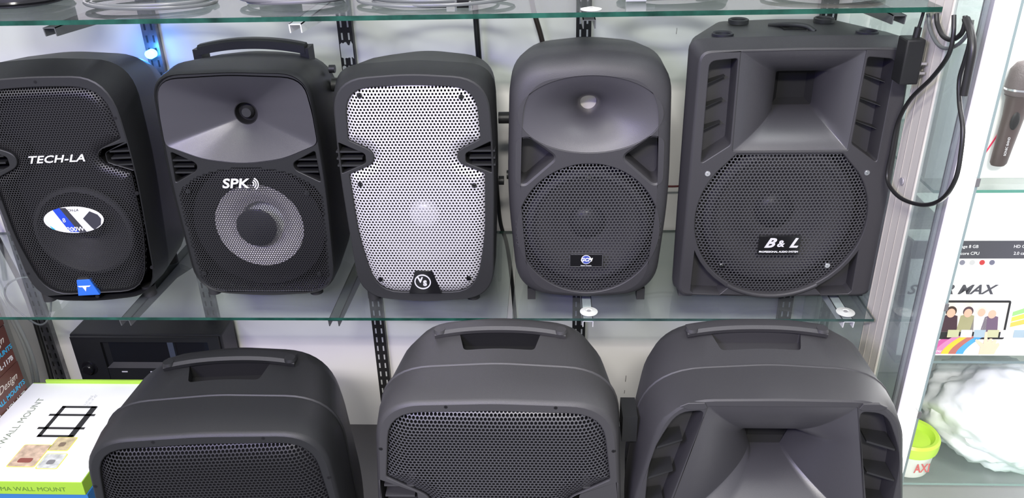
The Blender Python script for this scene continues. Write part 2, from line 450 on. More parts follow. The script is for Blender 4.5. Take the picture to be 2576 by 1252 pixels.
# blue led on the second upright
t = empty('led_lamp', (-0.690, WY-0.03, 0.385))
b = MB(); b.disc((0, 0, 0), 0.0085, 20, h=0.012, rx=.010); b.build('lens', mat('blue_led_lens', (0.1, 0.5, 1), 0.3, emis=(0.05, 0.35, 1.0), estr=14), t)
b = MB(); b.disc((0, 0.012, 0), 0.008, 16, h=0.006); b.build('holder', PLB, t)
l = bpy.data.lights.new('blue_led', 'POINT'); l.energy = .2; l.color = (.05, .25, 1.0); l.shadow_soft_size = .006; lo = bpy.data.objects.new('glow', l); COL.objects.link(lo); lo.parent = t; lo.location = (0, -.022, .004)
tag(t, 'small glowing blue LED on the upright right of the leftmost speaker', 'lamp')

# brackets
def bracket(x, zt, m, label, front=0.004, h0=0.014, h1=0.055):
    t = empty('shelf_bracket', (x, 0, zt))
    for s in (-1, 1):
        b = MB(); a = s*0.0085
        l = [(front, -0.001), (front+0.002, -h0), (0.20, -h0*1.7), (WY-0.014, -h1), (WY-0.014, -0.001)]
        b.loft([[(a-0.0008, p[0], p[1]) for p in l], [(a+0.0008, p[0], p[1]) for p in l]], True, True, True)
        b.build('side_plate', m, t)
    b = MB(); b.box(-0.0093, 0.0093, front, WY-0.014, -0.0022, -0.001); b.build('top_flange', m, t)
    tag(t, label, 'shelf bracket'); return t
HM, HT = -0.007, 0.503
bracket(-0.680, HM, BRKG, 'grey tapered bracket under the middle glass shelf below the leftmost speaker')
bracket(-0.305, HM, BRKG, 'grey tapered bracket under the middle shelf below the silver-grilled speaker')
bracket(0.140, HM, BRKW, 'white bracket under the middle shelf below the oval-horn speaker')
bracket(0.583, HM, BRKW, 'white bracket under the right end of the middle glass shelf')
bracket(-0.672, HT, BRKG, 'grey bracket under the top shelf above the leftmost speaker')
bracket(-0.300, HT, BRKW, 'pale bracket under the top shelf between carry-handle and silver-grilled speakers')
bracket(0.132, HT, BRKG, 'steel bracket under the top shelf above the oval-horn speaker')
bracket(0.572, HT, BRKG, 'steel bracket under the top shelf near the adapter at right')

GLT = glass('dimmed_top_glass', (0.72, 0.765, 0.75), 0.45, 0.02)  # darker tint and weakened reflection put the dim upper view into the pane
def pane(name, x0, x1, y0, y1, zt, th, label, em=GLE, gm=None):
    b = MB(); b.box(x0, x1, y0, y1, zt-th, zt)
    o = b.build(name, [gm or GLS, em])
    for p in o.data.polygons:
        if abs(p.normal.z) < 0.5: p.material_index = 1
    tag(o, label, 'glass shelf'); return o
pane('glass_shelf', -1.16, 0.0, 0.0, 0.350, 0.0, 0.0055, 'clear glass shelf with green edge under the three left middle speakers')
pane('glass_shelf', 0.009, 0.622, 0.0, 0.352, 0.0, 0.0050, 'clear glass shelf with thin edge under the oval-horn and largest middle speakers', mat('grey_green_glass_edge', (0.035, 0.070, 0.062), 0.25, spec=0.25, var=0.5, vscale=25))
pane('glass_shelf', -1.16, 0.640, 0.0, 0.350, 0.5135, 0.0070, 'long glass shelf with dark green edge across the top of the picture', gm=GLT)
# rubber pads
def pad(x, label, z=0.0, y=0.022):
    t = empty('bracket_pad', (x, y, z))
    b = MB(); b.loft([[(r*math.cos(2*PI*i/28), r*math.sin(2*PI*i/28), zz) for i in range(28)] for r, zz in ((0.0155, 0), (0.0155, 0.0008), (0.010, 0.002), (0.006, 0.003), (0.004, 0.0015))], cap0=True, cap1=True)
    b.build('disc', mat('milky_rubber', (0.62, 0.64, 0.60), 0.35), t, ang=30)
    b = MB(); b.disc((0, 0, 0.0016), 0.0035, 12, axis='z', h=0.001); b.build('plug', mat('pad_grey', (0.3, 0.3, 0.3), 0.4), t)
    tag(t, label, 'pad'); return t
pad(0.142, 'milky round rubber pad on the shelf edge below the oval-horn speaker')
pad(0.581, 'milky round rubber pad at the right end of the middle shelf')
pad(0.135, 'milky round rubber pad on the top shelf above the oval-horn speaker', 0.5135)

# ------------------------------------------------------------------ speakers
def ringlist(specs, n=8):
    out = []
    for s in specs:
        d, top, at, hwt, rt, vm, hwm, bot, ab, hwb, rb = s[:11]; uc = s[11] if len(s) > 11 else 0
        l = rp([(uc, bot, .03), (uc+hwb, bot+ab, rb), (uc+hwm, vm, .06), (uc+hwt, top-at, rt), (uc, top, .03), (uc-hwt, top-at, rt), (uc-hwm, vm, .06), (uc-hwb, bot+ab, rb)], n)
        out.append((d, l))
    return out
def feet(parent, hw, d1, z, d0=0.03, h=0.01, r=0.012):
    for s in (-1, 1):
        for d in (d0, d1):
            b = MB(); b.disc((s*hw, d, z), r, 16, axis='z', h=h); b.build('rubber_foot', RUB, parent)

def louvers(parent, side, u0, u1, vs, d0, m, uc=0, th=0.0028, dep=0.03, slant=0.0):
    for v in vs:
        b = MB(); a, c = uc+side*u0, uc+side*u1
        x0, x1 = min(a, c), max(a, c)
        b.add([(x0, d0, v), (x1, d0, v), (x1, d0+dep, v+slant), (x0, d0+dep, v+slant), (x0, d0, v+th), (x1, d0, v+th), (x1, d0+dep, v+th+slant), (x0, d0+dep, v+th+slant)],
              [(0,3,2,1),(4,5,6,7),(0,1,5,4),(1,2,6,5),(2,3,7,6),(3,0,4,7)])
        b.build('louver', m, parent)

# --- moulded two-way cabinets with notched grille (leftmost, silver-grilled and the two lower ones)
def moulded(name, loc, yaw, K, m, gm, rings, pitch, hr, gopen, vents, label, lip=True, bulge=0.007, uc=0.0, ventm=None, cuts=(), conem=CONEG, capm=CAPL, wv=0.13, wr=0.085, capr=0.024, gdepth=0.06, slats=(0.2553, 0.2673, 0.2793), skip=None, edge=0.018, slw=(0.088, 0.130)):
    t = empty(name, loc, yaw)
    holes = [(gopen, gdepth, 0.0016*K)] + [(v, 0.028*K, 0.0012*K) for v in vents]
    cabinet(t, m, rings, holes, pit=PIT if ventm is None else ventm, cuts=cuts)
    perforated('front_grille', gopen, pitch, hr, gm, t, d0=0.0045*K, bulge=bulge*K, edge=edge*K, lip=lip, skip=skip)
    woofer(t, uc, wv, wr, 0.020*K, conem, capm, capr, depth=0.028*K)
    for s in (-1, 1):
        louvers(t, s, slw[0]*1.0, slw[1], slats, 0.002*K, m, uc, th=0.0028*K, dep=0.022*K)
    tag(t, label, 'loudspeaker', 'display loudspeakers'); del t['group']
    return t

def notched(uc, top, vt, hwt, hwn, vn1, vn2, hin, vi1, vi2, hwl, bot, hwb, ct=0.04, lt=0.05, rn=0.014, e=0.0):
    R = [(uc, bot, .02), (uc+hwb, bot+e, lt), (uc+hwl, (vn2+bot)/2, .03), (uc+hwl+.004, vn2, .004), (uc+hin, vi2, rn), (uc+hin, vi1, rn), (uc+hwn, vn1, .004), (uc+hwt, top-vt, ct), (uc, top, .03)]
    L = [(2*uc-p[0], p[1], p[2]) for p in R[1:-1]][::-1]
    return rp(R+L, 6)
def ventloop(uc, s, u0, u1, v0, v1, v2, v3):
    l = [(u0, (v1+v2)/2, .006), (u1, v0, .002), (u1, v3, .002)]
    l = [(u0, v1, .004), (u1, v0, .002), (u1, v3, .002), (u0, v2, .004)]
    l = [(uc+s*p[0], p[1], p[2]) for p in l]
    return rp(l if s > 0 else l[::-1], 4)

# silver-grilled speaker
UC = 0.010
go = notched(UC, .391, .006, .103, .107, .302, .242, .068, .282, .261, .108, .020, .088)
rg = ringlist([(0, .4065, .008, .121, .055, .25, .126, 0, .010, .117, .055, UC),
               (.0012, .4085, .008, .1228, .055, .25, .1278, -.001, .010, .1185, .055, UC),
               (.012, .413, .008, .127, .052, .25, .130, -.001, .010, .119, .055, UC),
               (.050, .4185, .009, .131, .045, .25, .1325, .000, .010, .119, .055, UC),
               (.056, .4175, .010, .130, .045, .25, .1315, .000, .010, .119, .055, UC),
               (.16, .405, .012, .122, .045, .25, .125, .002, .010, .114, .05, UC),
               (.21, .397, .014, .117, .05, .25, .118, .006, .012, .108, .05, UC),
               (.235, .375, .014, .100, .05, .24, .100, .02, .012, .095, .05, UC)])
vt = [ventloop(UC, s, .082, .1235, .244, .262, .277, .297) for s in (-1, 1)]
s3 = moulded('loudspeaker', (-0.1539, 0.0428, 0.008), 0, 1.0, PL, GRS, rg, .00565, .00193, go, vt,
             'grey-black speaker with a bright silver perforated grille, third on the middle shelf', uc=UC, capm=CAPL, capr=.027, wv=.150)
feet(s3, .09, .17, -0.008, h=0.02)
bd = plate('badge', rp([(UC-.030, .018, .001), (UC+.028, .018, .001), (UC+.014, .064, .003), (UC-.016, .064, .003)], 4), -0.0035, 0.008, BLK, s3, .0008)
b = MB(); A = [2*PI*i/32 for i in range(32)]
b.loft([[(UC-.004+r*math.cos(a), d, .042+r*math.sin(a)) for a in A] for r, d in ((.0145, -.0035), (.0145, -.0045), (.0125, -.0045), (.0125, -.0035))])
b.build('ring_emblem', SILV, bd)
text('emblem_letter', 'V', .0135, bd, (UC-.008, -.0042, .0455), SILV, bold=.0007)
text('emblem_letter', 'S', .0135, bd, (UC, -.0042, .0390), SILV, bold=.0007)
for u, v in ((-.080, .376), (.080, .372), (-.095, .226), (.094, .223), (-.078, .047), (.077, .049)): screw(s3, UC+u, v, -.0045, .0042, BLK)
b = MB(); b.tube([(UC+.131, .10, .305), (UC+.150, .10, .305)], .010, 12); b.build('side_knob', PLB, s3)
b = MB(); b.tube([(UC+.128, .10, .19), (UC+.137, .10, .19)], .008, 12); b.build('side_knob', PLB, s3)

# leftmost speaker
UC = 0.009
go = notched(UC, .394, .004, .100, .110, .303, .240, .0655, .284, .262, .108, .018, .086, ct=.05)
rg = ringlist([(0, .409, .004, .112, .070, .25, .121, 0, .008, .106, .062, UC),
               (.0012, .411, .004, .1138, .070, .25, .1225, -.001, .008, .1075, .062, UC),
               (.050, .4285, .008, .135, .060, .25, .137, .000, .010, .117, .055, UC),
               (.056, .4275, .009, .134, .060, .25, .136, .000, .010, .117, .055, UC),
               (.15, .417, .012, .132, .055, .25, .133, .002, .010, .115, .05, UC),
               (.20, .401, .014, .127, .055, .25, .127, .006, .012, .110, .05, UC),
               (.225, .380, .014, .110, .05, .24, .108, .02, .012, .095, .05, UC)])
vt = [ventloop(UC, s, .080, .1185, .247, .263, .279, .297) for s in (-1, 1)]
s1 = moulded('loudspeaker', (-0.7514, 0.0426, 0.008), 6, 1.0, PLB, GRB, rg, .0044, .0016, go, vt,
             'black speaker with oval sticker and blue bottom badge, far left of the middle shelf', lip=False, uc=UC, conem=CONE, capm=CAPD, slw=(.086, .118))
feet(s1, .09, .16, -0.008, h=0.02)
text('lettering', 'TECH-LA', .0175, s1, (UC-.001, -.0045, .2735), SILV, shear=.35, sx=1.28, bold=.0003, space=1.05)
st = plate('sticker', ell(UC, .163, .050, .0245, 40), -.0042, .0012, WHT, s1)
def flat(name, pts, d, m, parent): return plate(name, pts, d, .0004, m, parent)
flat('print', [(UC-.030, .183), (UC-.018, .1865), (UC+.004, .140), (UC-.012, .141)], -.0046, mat('print_blue', (.01, .05, .45), .3), st)
flat('print', [(UC-.018, .1862), (UC-.008, .1862), (UC+.016, .140), (UC+.004, .139)], -.0047, mat('print_dark', (.03, .03, .04), .3), st)
flat('print', [(UC+.016, .165), (UC+.030, .178), (UC+.042, .171), (UC+.046, .163), (UC+.043, .152), (UC+.030, .143), (UC+.026, .148)], -.0046, mat('print_dark', (.03, .03, .04), .3), st)
flat('print', [(UC-.049, .168), (UC-.045, .160), (UC-.040, .148), (UC-.034, .146), (UC-.043, .155)], -.0046, mat('print_cyan', (.02, .35, .6), .3), st)
text('print', '1200W', .0115, st, (UC-.004, -.0048, .1455), SILV, ext=.0002, bold=.0002)
text('print', '8', .011, st, (UC-.016, -.0048, .163), SILV, ext=.0002)
text('print', 'TECH-LA', .0065, st, (UC-.001, -.0048, .181), mat('print_dark', (.03, .03, .04), .3), ext=.0002, shear=.3)
bb = plate('badge', rp([(UC-.030, .015, .001), (UC+.008, .015, .001), (UC-.003, .047, .002), (UC-.025, .047, .002)], 4), -.005, .008, BLU, s1, .0006)
plate('badge_top', rp([(UC-.025, .047, .001), (UC-.003, .047, .001), (UC-.006, .051, .001), (UC-.022, .051, .001)], 3), -.004, .006, PL, s1)
plate('emblem', [(UC-.026, .0350), (UC-.003, .0350), (UC-.006, .0325), (UC-.011, .0325), (UC-.014, .0235), (UC-.018, .0325), (UC-.023, .0325)], -.0056, .0008, SILV, bb)
for u, v in ((0.0, .402), (.1115, .338), (.116, .205), (.110, .062), (.0, .009), (-.108, .062), (-.116, .205)): screw(s1, UC+u*.985, v, .0002, .0034, PIT)

# carry-handle speaker with square horn
UC = 0.0135
s2 = empty('loudspeaker', (-0.4501, 0.0605, 0.008))
rg = ringlist([(0.004, .4075, .004, .124, .045, .22, .131, .002, .008, .124, .055, UC),
               (0.001, .4095, .004, .126, .045, .22, .133, .001, .008, .126, .055, UC),
               (0.004, .4115, .004, .128, .045, .22, .135, .000, .008, .127, .055, UC),
               (.012, .4135, .004, .129, .045, .22, .136, -.001, .008, .128, .055, UC),
               (.055, .419, .006, .130, .05, .22, .137, -.001, .008, .128, .055, UC),
               (.15, .410, .012, .126, .075, .22, .132, .001, .008, .122, .055, UC),
               (.21, .396, .016, .118, .07, .22, .124, .006, .012, .112, .05, UC),
               (.235, .375, .016, .100, .06, .22, .105, .02, .012, .095, .05, UC)])
# horn mouth: rounded rectangle top with a sagging lower lip
hl = dd(rp([(UC+.118, .398, .034), (UC, .4035, .02), (UC-.118, .398, .034), (UC-.126, .34, .01), (UC-.128, .288, .010), (UC-.068, .2635, .02), (UC, .2545, .03), (UC+.068, .2635, .02), (UC+.128, .288, .010), (UC+.126, .34, .01)], 6))
gl = dd(rp([(UC+.112, .0115, .035), (UC, .0095, .02), (UC-.112, .0115, .035), (UC-.118, .10, .02), (UC-.1225, .203, .016), (UC-.075, .236, .03), (UC, .2475, .03), (UC+.075, .236, .03), (UC+.1225, .203, .016), (UC+.118, .10, .02)], 6))
def port(s): return dd(rp([(UC+s*p[0], p[1], p[2]) for p in ([(.082, .2545, .007), (.122, .2755, .004), (.125, .2205, .004), (.084, .2425, .007)] if s > 0 else [(.084, .2425, .007), (.125, .2205, .004), (.122, .2755, .004), (.082, .2545, .007)])], 4))
cabinet(s2, PLB, rg, [(hl, .075, .0016), (gl, .06, .001), (port(-1), .03, .0015), (port(1), .03, .0015)], pit=PIT)
hc = (UC, .328)
def toward(loop, c, r): 
    return [(c[0]+r*(p[0]-c[0])/math.hypot(p[0]-c[0], p[1]-c[1]), c[1]+r*(p[1]-c[1])/math.hypot(p[0]-c[0], p[1]-c[1])) for p in loop]
# facetted flare with ridges to the four mouth corners
hl2 = sub(hl, .01)
def square_throat(loop, c, hx, hy, cu, cv):
    out = []
    for p in loop:
        dx, dy = (p[0]-c[0])/cu, (p[1]-c[1])/cv; k = max(abs(dx), abs(dy)); out.append((c[0]+hx*dx/k, c[1]+hy*dy/k))
    return out
def round_throat(loop, c, r, cu, cv):
    out = []
    for p in loop:
        dx, dy = (p[0]-c[0])/cu, (p[1]-c[1])/cv; k = math.hypot(dx, dy); out.append((c[0]+r*dx/k, c[1]+r*dy/k))
    return out
horn(s2, hl2, round_throat(hl2, hc, .0195, .125, .07), .046, HORNW, power=1.15, steps=10, d0=.0025, flare=1.0)
b = MB(); b.loft([[(hc[0]+r*math.cos(a), d, hc[1]+r*math.sin(a)) for a in [2*PI*i/28 for i in range(28)]] for r, d in ((.0200, .0480), (.0185, .0480), (.017, .062))], cap1=True)
b.build('throat', PIT, s2)
b = MB(); b.disc((hc[0], .050, hc[1]), .008, 16, h=.008, top=1.4); b.build('throat_plug', PL, s2)
perforated('front_grille', gl, .0044, .0016, GRB, s2, d0=.004, bulge=.001, lip=False)
wc = (UC+.003, .135)
b = MB(); b.loft([[(wc[0]+r*math.cos(2*PI*i/56), d, wc[1]+r*math.sin(2*PI*i/56)) for i in range(56)] for r, d in ((.115, .012), (.079, .012), (.078, .014))]); b.build('baffle', PIT, s2)
b = MB(); b.loft([[(wc[0]+r*math.cos(2*PI*i/56), d, wc[1]+r*math.sin(2*PI*i/56)) for i in range(56)] for r, d in ((.078, .013), (.060, .019), (.038, .032))]); b.build('woofer_cone', CONEL, s2, ang=60)
b = MB(); b.loft([[(wc[0]+r*math.cos(2*PI*i/40), d, wc[1]+r*math.sin(2*PI*i/40)) for i in range(40)] for r, d in ((.038, .032), (.037, .050))], cap1=True); b.build('voice_coil_cup', mat('bright_cup', (.8, .8, .82), .4), s2)
b = MB(); b.loft([[(wc[0]-.006+r*math.cos(2*PI*i/40), d, wc[1]-.004+r*math.sin(2*PI*i/40)) for i in range(40)] for r, d in ((.010, .049), (.010, .016), (.0355, .016), (.0355, .013), (.034, .012))], cap1=True); b.build('dust_cap', CAPD, s2)
for s in (-1, 1):
    louvers(s2, s, .088, .123, (.2365, .2475, .2585), .006, PLB, UC, dep=.02)
lt = text('lettering', 'SPK', .0235, s2, (UC-.0215, -.0005, .2195), SILV, shear=.22, sx=1.2, bold=.0005)
for r in (.0040, .0078, .0116):
    b = MB(); b.tube([(UC+.0075+r*math.cos(a), -.0005, .2195+r*math.sin(a)) for a in [(-60+120*i/10)*PI/180 for i in range(11)]], .0011, 6); b.build('lettering_arc', SILV, s2)
for u, v in ((-.105, .206), (.100, .201), (-.108, .047), (.100, .045)): screw(s2, UC+u, v, .0005, .0045, PLB)
# carry handle
hb = []
def hring(u, z, w=.011, h=.0085, d=.140):
    return [(u, d-w, z-h), (u, d-w*1.0, z+h*.6), (u, d-w*.6, z+h), (u, d+w*.6, z+h), (u, d+w, z+h*.6), (u, d+w, z-h)]
b = MB(); N = 24; rings = []
for i in range(N+1):
    t_ = -1+2*i/N; rings.append(hring(UC-.004+t_*.094, .4150+.0105*(1-t_*t_)))
b.loft(rings, True, True, True); b.build('handle', PLB, s2, ang=30)
for s in (-1, 1):
    b = MB(); b.box(UC-.004+s*.094-.009, UC-.004+s*.094+.006, .130, .165, .390, .4165); b.build('handle_post', PLB, s2)
for s in (-1, 1):
    b = MB(); b.tube([(UC+s*.128, .14, .350), (UC+s*.142, .14, .350)], .012, 12); b.build('side_knob', PLB, s2)
b = MB(); b.tube([(UC+.126, .14, .378), (UC+.136, .14, .378)], .007, 12); b.build('side_knob', PLB, s2)
feet(s2, .095, .17, -0.008, h=0.02)
tag(s2, 'black speaker with top carry handle and pale ring woofer, second on the middle shelf', 'loudspeaker')

# oval-horn speaker
UC = -0.0035
s4 = empty('loudspeaker', (0.1419, 0.0449, 0.008))
spec = []
for k, (d, e) in enumerate(((0, .024), (.0015, .017), (.005, .0105), (.0105, .005), (.017, .0015), (.026, 0), (.10, -.001), (.18, .006), (.22, .014), (.24, .035))):
    tp = .428-e+min(d, .03)*.35-max(0, d-.03)*.06
    spec.append((d, tp, .012, .126-e*.9, .060, .20, .135-e*.9, .000+e*.55, .010, .121-e*.85, .058, UC))
rg = ringlist(spec, 10)
oe = (UC, .3385)
el = ell(*oe, .1135, .0625, 56)
gc = ell(UC, .1375, .1185, .1195, 64)
def port(s):
    l = [(.0555, .268, .008), (.098, .3005, .008), (.1135, .2965, .008), (.1155, .2265, .010), (.106, .2225, .006)]
    l = [(UC+s*p[0], p[1], p[2]) for p in l]
    return dd(rp(l if s < 0 else l[::-1], 5))
cabinet(s4, PLC, rg, [(el, .10, .0012), (gc, .06, .0014), (port(-1), .05, .005), (port(1), .05, .005)], pit=PLC)
horn(s4, el, ell(*oe, .0135, .0135, 56), .078, HORNG, power=2.3, steps=16, d0=.0016, flare=1.15)
b = MB(); b.add([(p[0], .0796, p[1]) for p in ell(*oe, .0135, .0135, 40)], [tuple(range(40))]); b.build('throat', mat('brass_mesh', (.55, .52, .48), .4, metal=.3), s4)
perforated('front_grille', gc, .0058, .0023, GRG, s4, d0=.004, bulge=.0045, edge=.03)
woofer(s4, UC, .1375, .105, .016, CONEG, CAPD, .032, depth=.024)
bd = plate('badge', rp([(UC-.030, .0705, .0015), (UC+.026, .0705, .0015), (UC+.026, .0945, .0015), (UC-.030, .0945, .0015)], 3), -.004, .003, BLK, s4, .0006)
for a in ((UC-.030, UC+.026, .0938, .0948), (UC-.030, UC+.026, .0702, .0711), (UC-.0304, UC-.0292, .0702, .0948), (UC+.0252, UC+.0264, .0702, .0948)):
    b = MB(); b.box(a[0], a[1], -.0047, -.0038, a[2], a[3]); b.build('badge_rim', mat('dull_chrome', (.3, .3, .32), .25, metal=.8), bd)
plate('emblem', ell(UC-.002, .0845, .0075, .0075, 28), -.0046, .0008, mat('mid_blue_print', (.05, .08, .35), .4), bd)
plate('emblem_ring', ell(UC-.002, .0845, .0085, .0085, 28), -.0043, .0006, WHT, bd)
text('emblem_letters', 'GCM', .0088, bd, (UC-.002, -.0052, .0845), WHT, shear=.3, sx=1.0, bold=.0003, ext=.0002)
text('small_print', 'Electro Acoustics', .0026, bd, (UC-.002, -.0048, .0733), WHT, ext=.0002)
screw(s4, UC, .234, -.0015, .0035, SCRW)
for s in (-1, 1):
    b = MB(); b.tube([(UC+s*.128, .10, .20), (UC+s*.140, .10, .20)], .008, 12); b.build('side_knob', PLB, s4)
for s in (-1, 1):
    for d in (.03, .17):
        b = MB(); b.loft([[(UC+s*x_, d+y_, z_) for x_, y_ in ((.090, -.010), (.104, -.010), (.104, .010), (.090, .010))] for z_ in (-.008, .014)], True, True, True); b.build('rubber_foot', RUB, s4)
tag(s4, 'charcoal speaker with oval horn above a round black grille, fourth on the middle shelf', 'loudspeaker')

# big rectangular-horn speaker
def squarish(uc, top, hwt, bot, hwb, c, d, sk=0.0, n=5):
    return (d, rp([(uc, bot, .01), (uc+hwb, bot+.004, c), (uc+(hwt+hwb)/2+.003, (top+bot)*.33, .02), (uc+hwt-sk, top-.002, c), (uc, top, .01), (uc-hwt, top-.003, c), (uc-(hwt+hwb)/2, (top+bot)*.33, .02), (uc-hwb, bot+.004, c)], n))
UC = 0.0
s5 = empty('loudspeaker', (0.4664, 0.058, 0.008))
rg = [squarish(UC, .434, .159, .004, .162, .016, 0, .006), squarish(UC, .437, .162, .001, .165, .017, .0015, .006), squarish(UC, .4375, .1635, .000, .167, .018, .004, .006),
      squarish(UC, .447, .170, -.001, .170, .018, .020, .016), squarish(UC, .4505, .174, -.001, .173, .018, .026, .020), squarish(UC, .4495, .1745, .001, .173, .018, .034, .020),
      squarish(UC, .447, .166, .002, .165, .018, .07, .014), squarish(UC, .443, .112, .004, .11, .02, .19, .004), squarish(UC, .438, .106, .006, .10, .02, .20)]
HU = -.006
hl = dd(rp([(HU-.091, .2725, .002), (HU+.091, .2725, .002), (HU+.094, .4325, .003), (HU-.094, .4325, .003)], 3))
def win(s):
    l = [(.098, .422, .004), (.140, .418, .010), (.140, .2515, .006), (.096, .283, .004)]
    l = [(HU+s*p[0], p[1], p[2]) for p in l]; return dd(rp(l if s < 0 else l[::-1], 4))
a0 = math.radians(-212)
gl = [(HU+.084, .2665)]+[(HU+.1415*math.cos(a), .150+.1415*math.sin(a)) for a in [math.radians(37-254*i/56) for i in range(57)]]+[(HU-.084, .2665)]
gl = dd(sub([(HU-.084, .2665)], 1)+gl[:-1])
def bwin(s):
    l = [(.138, .100, .004), (.139, .014, .006), (.088, .0055, .003), (.064, .022, .003)]
    arc = [(.150*math.sin(math.radians(a)), .150-.150*math.cos(math.radians(a))) for a in (34, 42, 50, 58, 64)]
    pts = [(.138, .092), (.139, .014), (.134, .0085), (.088, .0065), (.076, .019)]+arc
    pts = [(HU+s*p[0], p[1]) for p in pts]
    return dd(pts if s > 0 else pts[::-1])
cabinet(s5, PLC, rg, [(hl, .105, .0014), (win(-1), .045, .0016), (win(1), .045, .0016), (gl, .06, .002), (bwin(-1), .03, .0014), (bwin(1), .03, .0014)], pit=PLC)
hl2 = sub(hl, .012)
th = (HU+.018, .352)
horn(s5, hl2, square_throat(hl2, th, .033, .030, .094, .08), .088, HORNS, power=1.9, steps=16, d0=.0016, flare=1.25)
b = MB(); q = [(th[0]-.033, th[1]-.030), (th[0]+.033, th[1]-.030), (th[0]+.033, th[1]+.030), (th[0]-.033, th[1]+.030)]
b.loft([to3(q, .0896), to3(scl(q, .7, th), .101)], cap1=True); b.build('throat', PIT, s5)
for s in (-1, 1):
    for v in (.300, .338, .376):
        b = MB(); b.add([(HU+s*.139, .022, v), (HU+s*.108, .032, v+.010), (HU+s*.108, .044, v+.010), (HU+s*.139, .044, v), (HU+s*.139, .022, v+.0012), (HU+s*.108, .032, v+.0112), (HU+s*.108, .044, v+.0112), (HU+s*.139, .044, v+.0012)],
                        [(0,3,2,1),(4,5,6,7),(0,1,5,4),(1,2,6,5),(2,3,7,6),(3,0,4,7)]); b.build('louver', PL, s5)
perforated('front_grille', gl, .0060, .0024, GRG, s5, d0=.0045, bulge=.004, edge=.03)
woofer(s5, HU, .15, .125, .018, CONEG, CAPD, .034, depth=.028)
for u, v in ((-.128, .234), (.128, .234), (-.090, .064), (.090, .064)): screw(s5, HU+u, v, -.001, .0045, CHROME)
# rounded lip under the grille
b = MB(); b.tube([(HU+.1465*math.sin(a), .001, .150-.1465*math.cos(a)) for a in [math.radians(-32+64*i/20) for i in range(21)]], .0045, 8); b.build('grille_lip', PLC, s5, ang=60)
bd = plate('badge', rp([(-.038, .0875, .001), (.031, .0875, .001), (.031, .1225, .001), (-.038, .1225, .001)], 3), -.0045, .003, BLK, s5, .0006)
text('badge_letters', 'B', .024, bd, (-.0215, -.0048, .1085), SILV, shear=.45, sx=1.15, bold=.0008, ext=.0003)
text('badge_letters', '&', .017, bd, (-.002, -.0048, .1075), SILV, shear=.2, sx=1.1, bold=.0004, ext=.0003)
text('badge_letters', 'L', .024, bd, (.0195, -.0048, .1085), SILV, shear=.45, sx=1.15, bold=.0008, ext=.0003)
text('badge_letters', 'PROFESSIONAL AUDIO SYSTEM', .0047, bd, (-.0035, -.0048, .0925), WHT, ext=.0002, bold=.0001)
for (x_, y_) in ((-.120, .050), (.103, .050), (-.074, .155), (.068, .155)):
    b = MB(); b.loft([[(x_+r*math.cos(2*PI*i/24), y_+r*math.sin(2*PI*i/24), z_) for i in range(24)] for r, z_ in ((.017, .444), (.017, .4505), (.0150, .4515), (.0125, .4495), (.0125, .446))], cap1=True); b.build('stacking_foot', PLC, s5, ang=30)
b = MB(); b.box(-.016, .020, .085, .125, .440, .4475); b.build('handle_slot_shade', PIT, s5)  # dark raised block painted in for the shade of a handle slot
b = MB(); b.tube(crom([(-.028, .13, .445), (-.006, .10, .452), (.018, .085, .452), (.030, .075, .445)]), .004, 8); b.build('top_handle', PLC, s5, ang=60)
for s in (-1, 1):
    b = MB(); b.box(s*.15-.012, s*.15+.012, .02, .10, -.008, .004); b.build('rubber_foot', PLC, s5)
tag(s5, 'largest middle-shelf speaker, charcoal with rectangular horn and octagonal grille, far right', 'loudspeaker')

# --- lower row
def pocket(u0, u1, d0, d1, z0, z1):
    b = MB(); l = rp([(u0-.012, d1, .004), (u1+.012, d1, .004), (u1, d0, .008), (u0, d0, .008)], 4)
    b.loft([[(p[0], p[1], z) for p in l] for z in (z0, z1)], True, True, True); return b
def lower_handle(parent, m, uc, half, d, z0, rise=.010, th=.0075):
    b = MB(); N = 28; rings = []
    for i in range(N+1):
        t_ = -1+2*i/N; z = z0+rise*(1-abs(t_)**2.4); y = d+.006*(1-t_*t_)
        w_ = .016; h = th
        rings.append([(uc+t_*half, y-.004, z-h*1.2), (uc+t_*half, y-.006, z-h*.2), (uc+t_*half, y, z+h*.45), (uc+t_*half, y+w_, z+h*.6), (uc+t_*half, y+w_*1.6, z+h*.2), (uc+t_*half, y+w_*1.6, z-h*1.2)])
    b.loft(rings, True, True, True); o = b.build('handle', m, parent, ang=25)
    for s in (-1, 1):
        b = MB(); b.disc((uc+s*half*.93, d+.004, z0+.002), .012, 20, axis='z', h=.006, top=.85); b.build('handle_cap', m, parent)
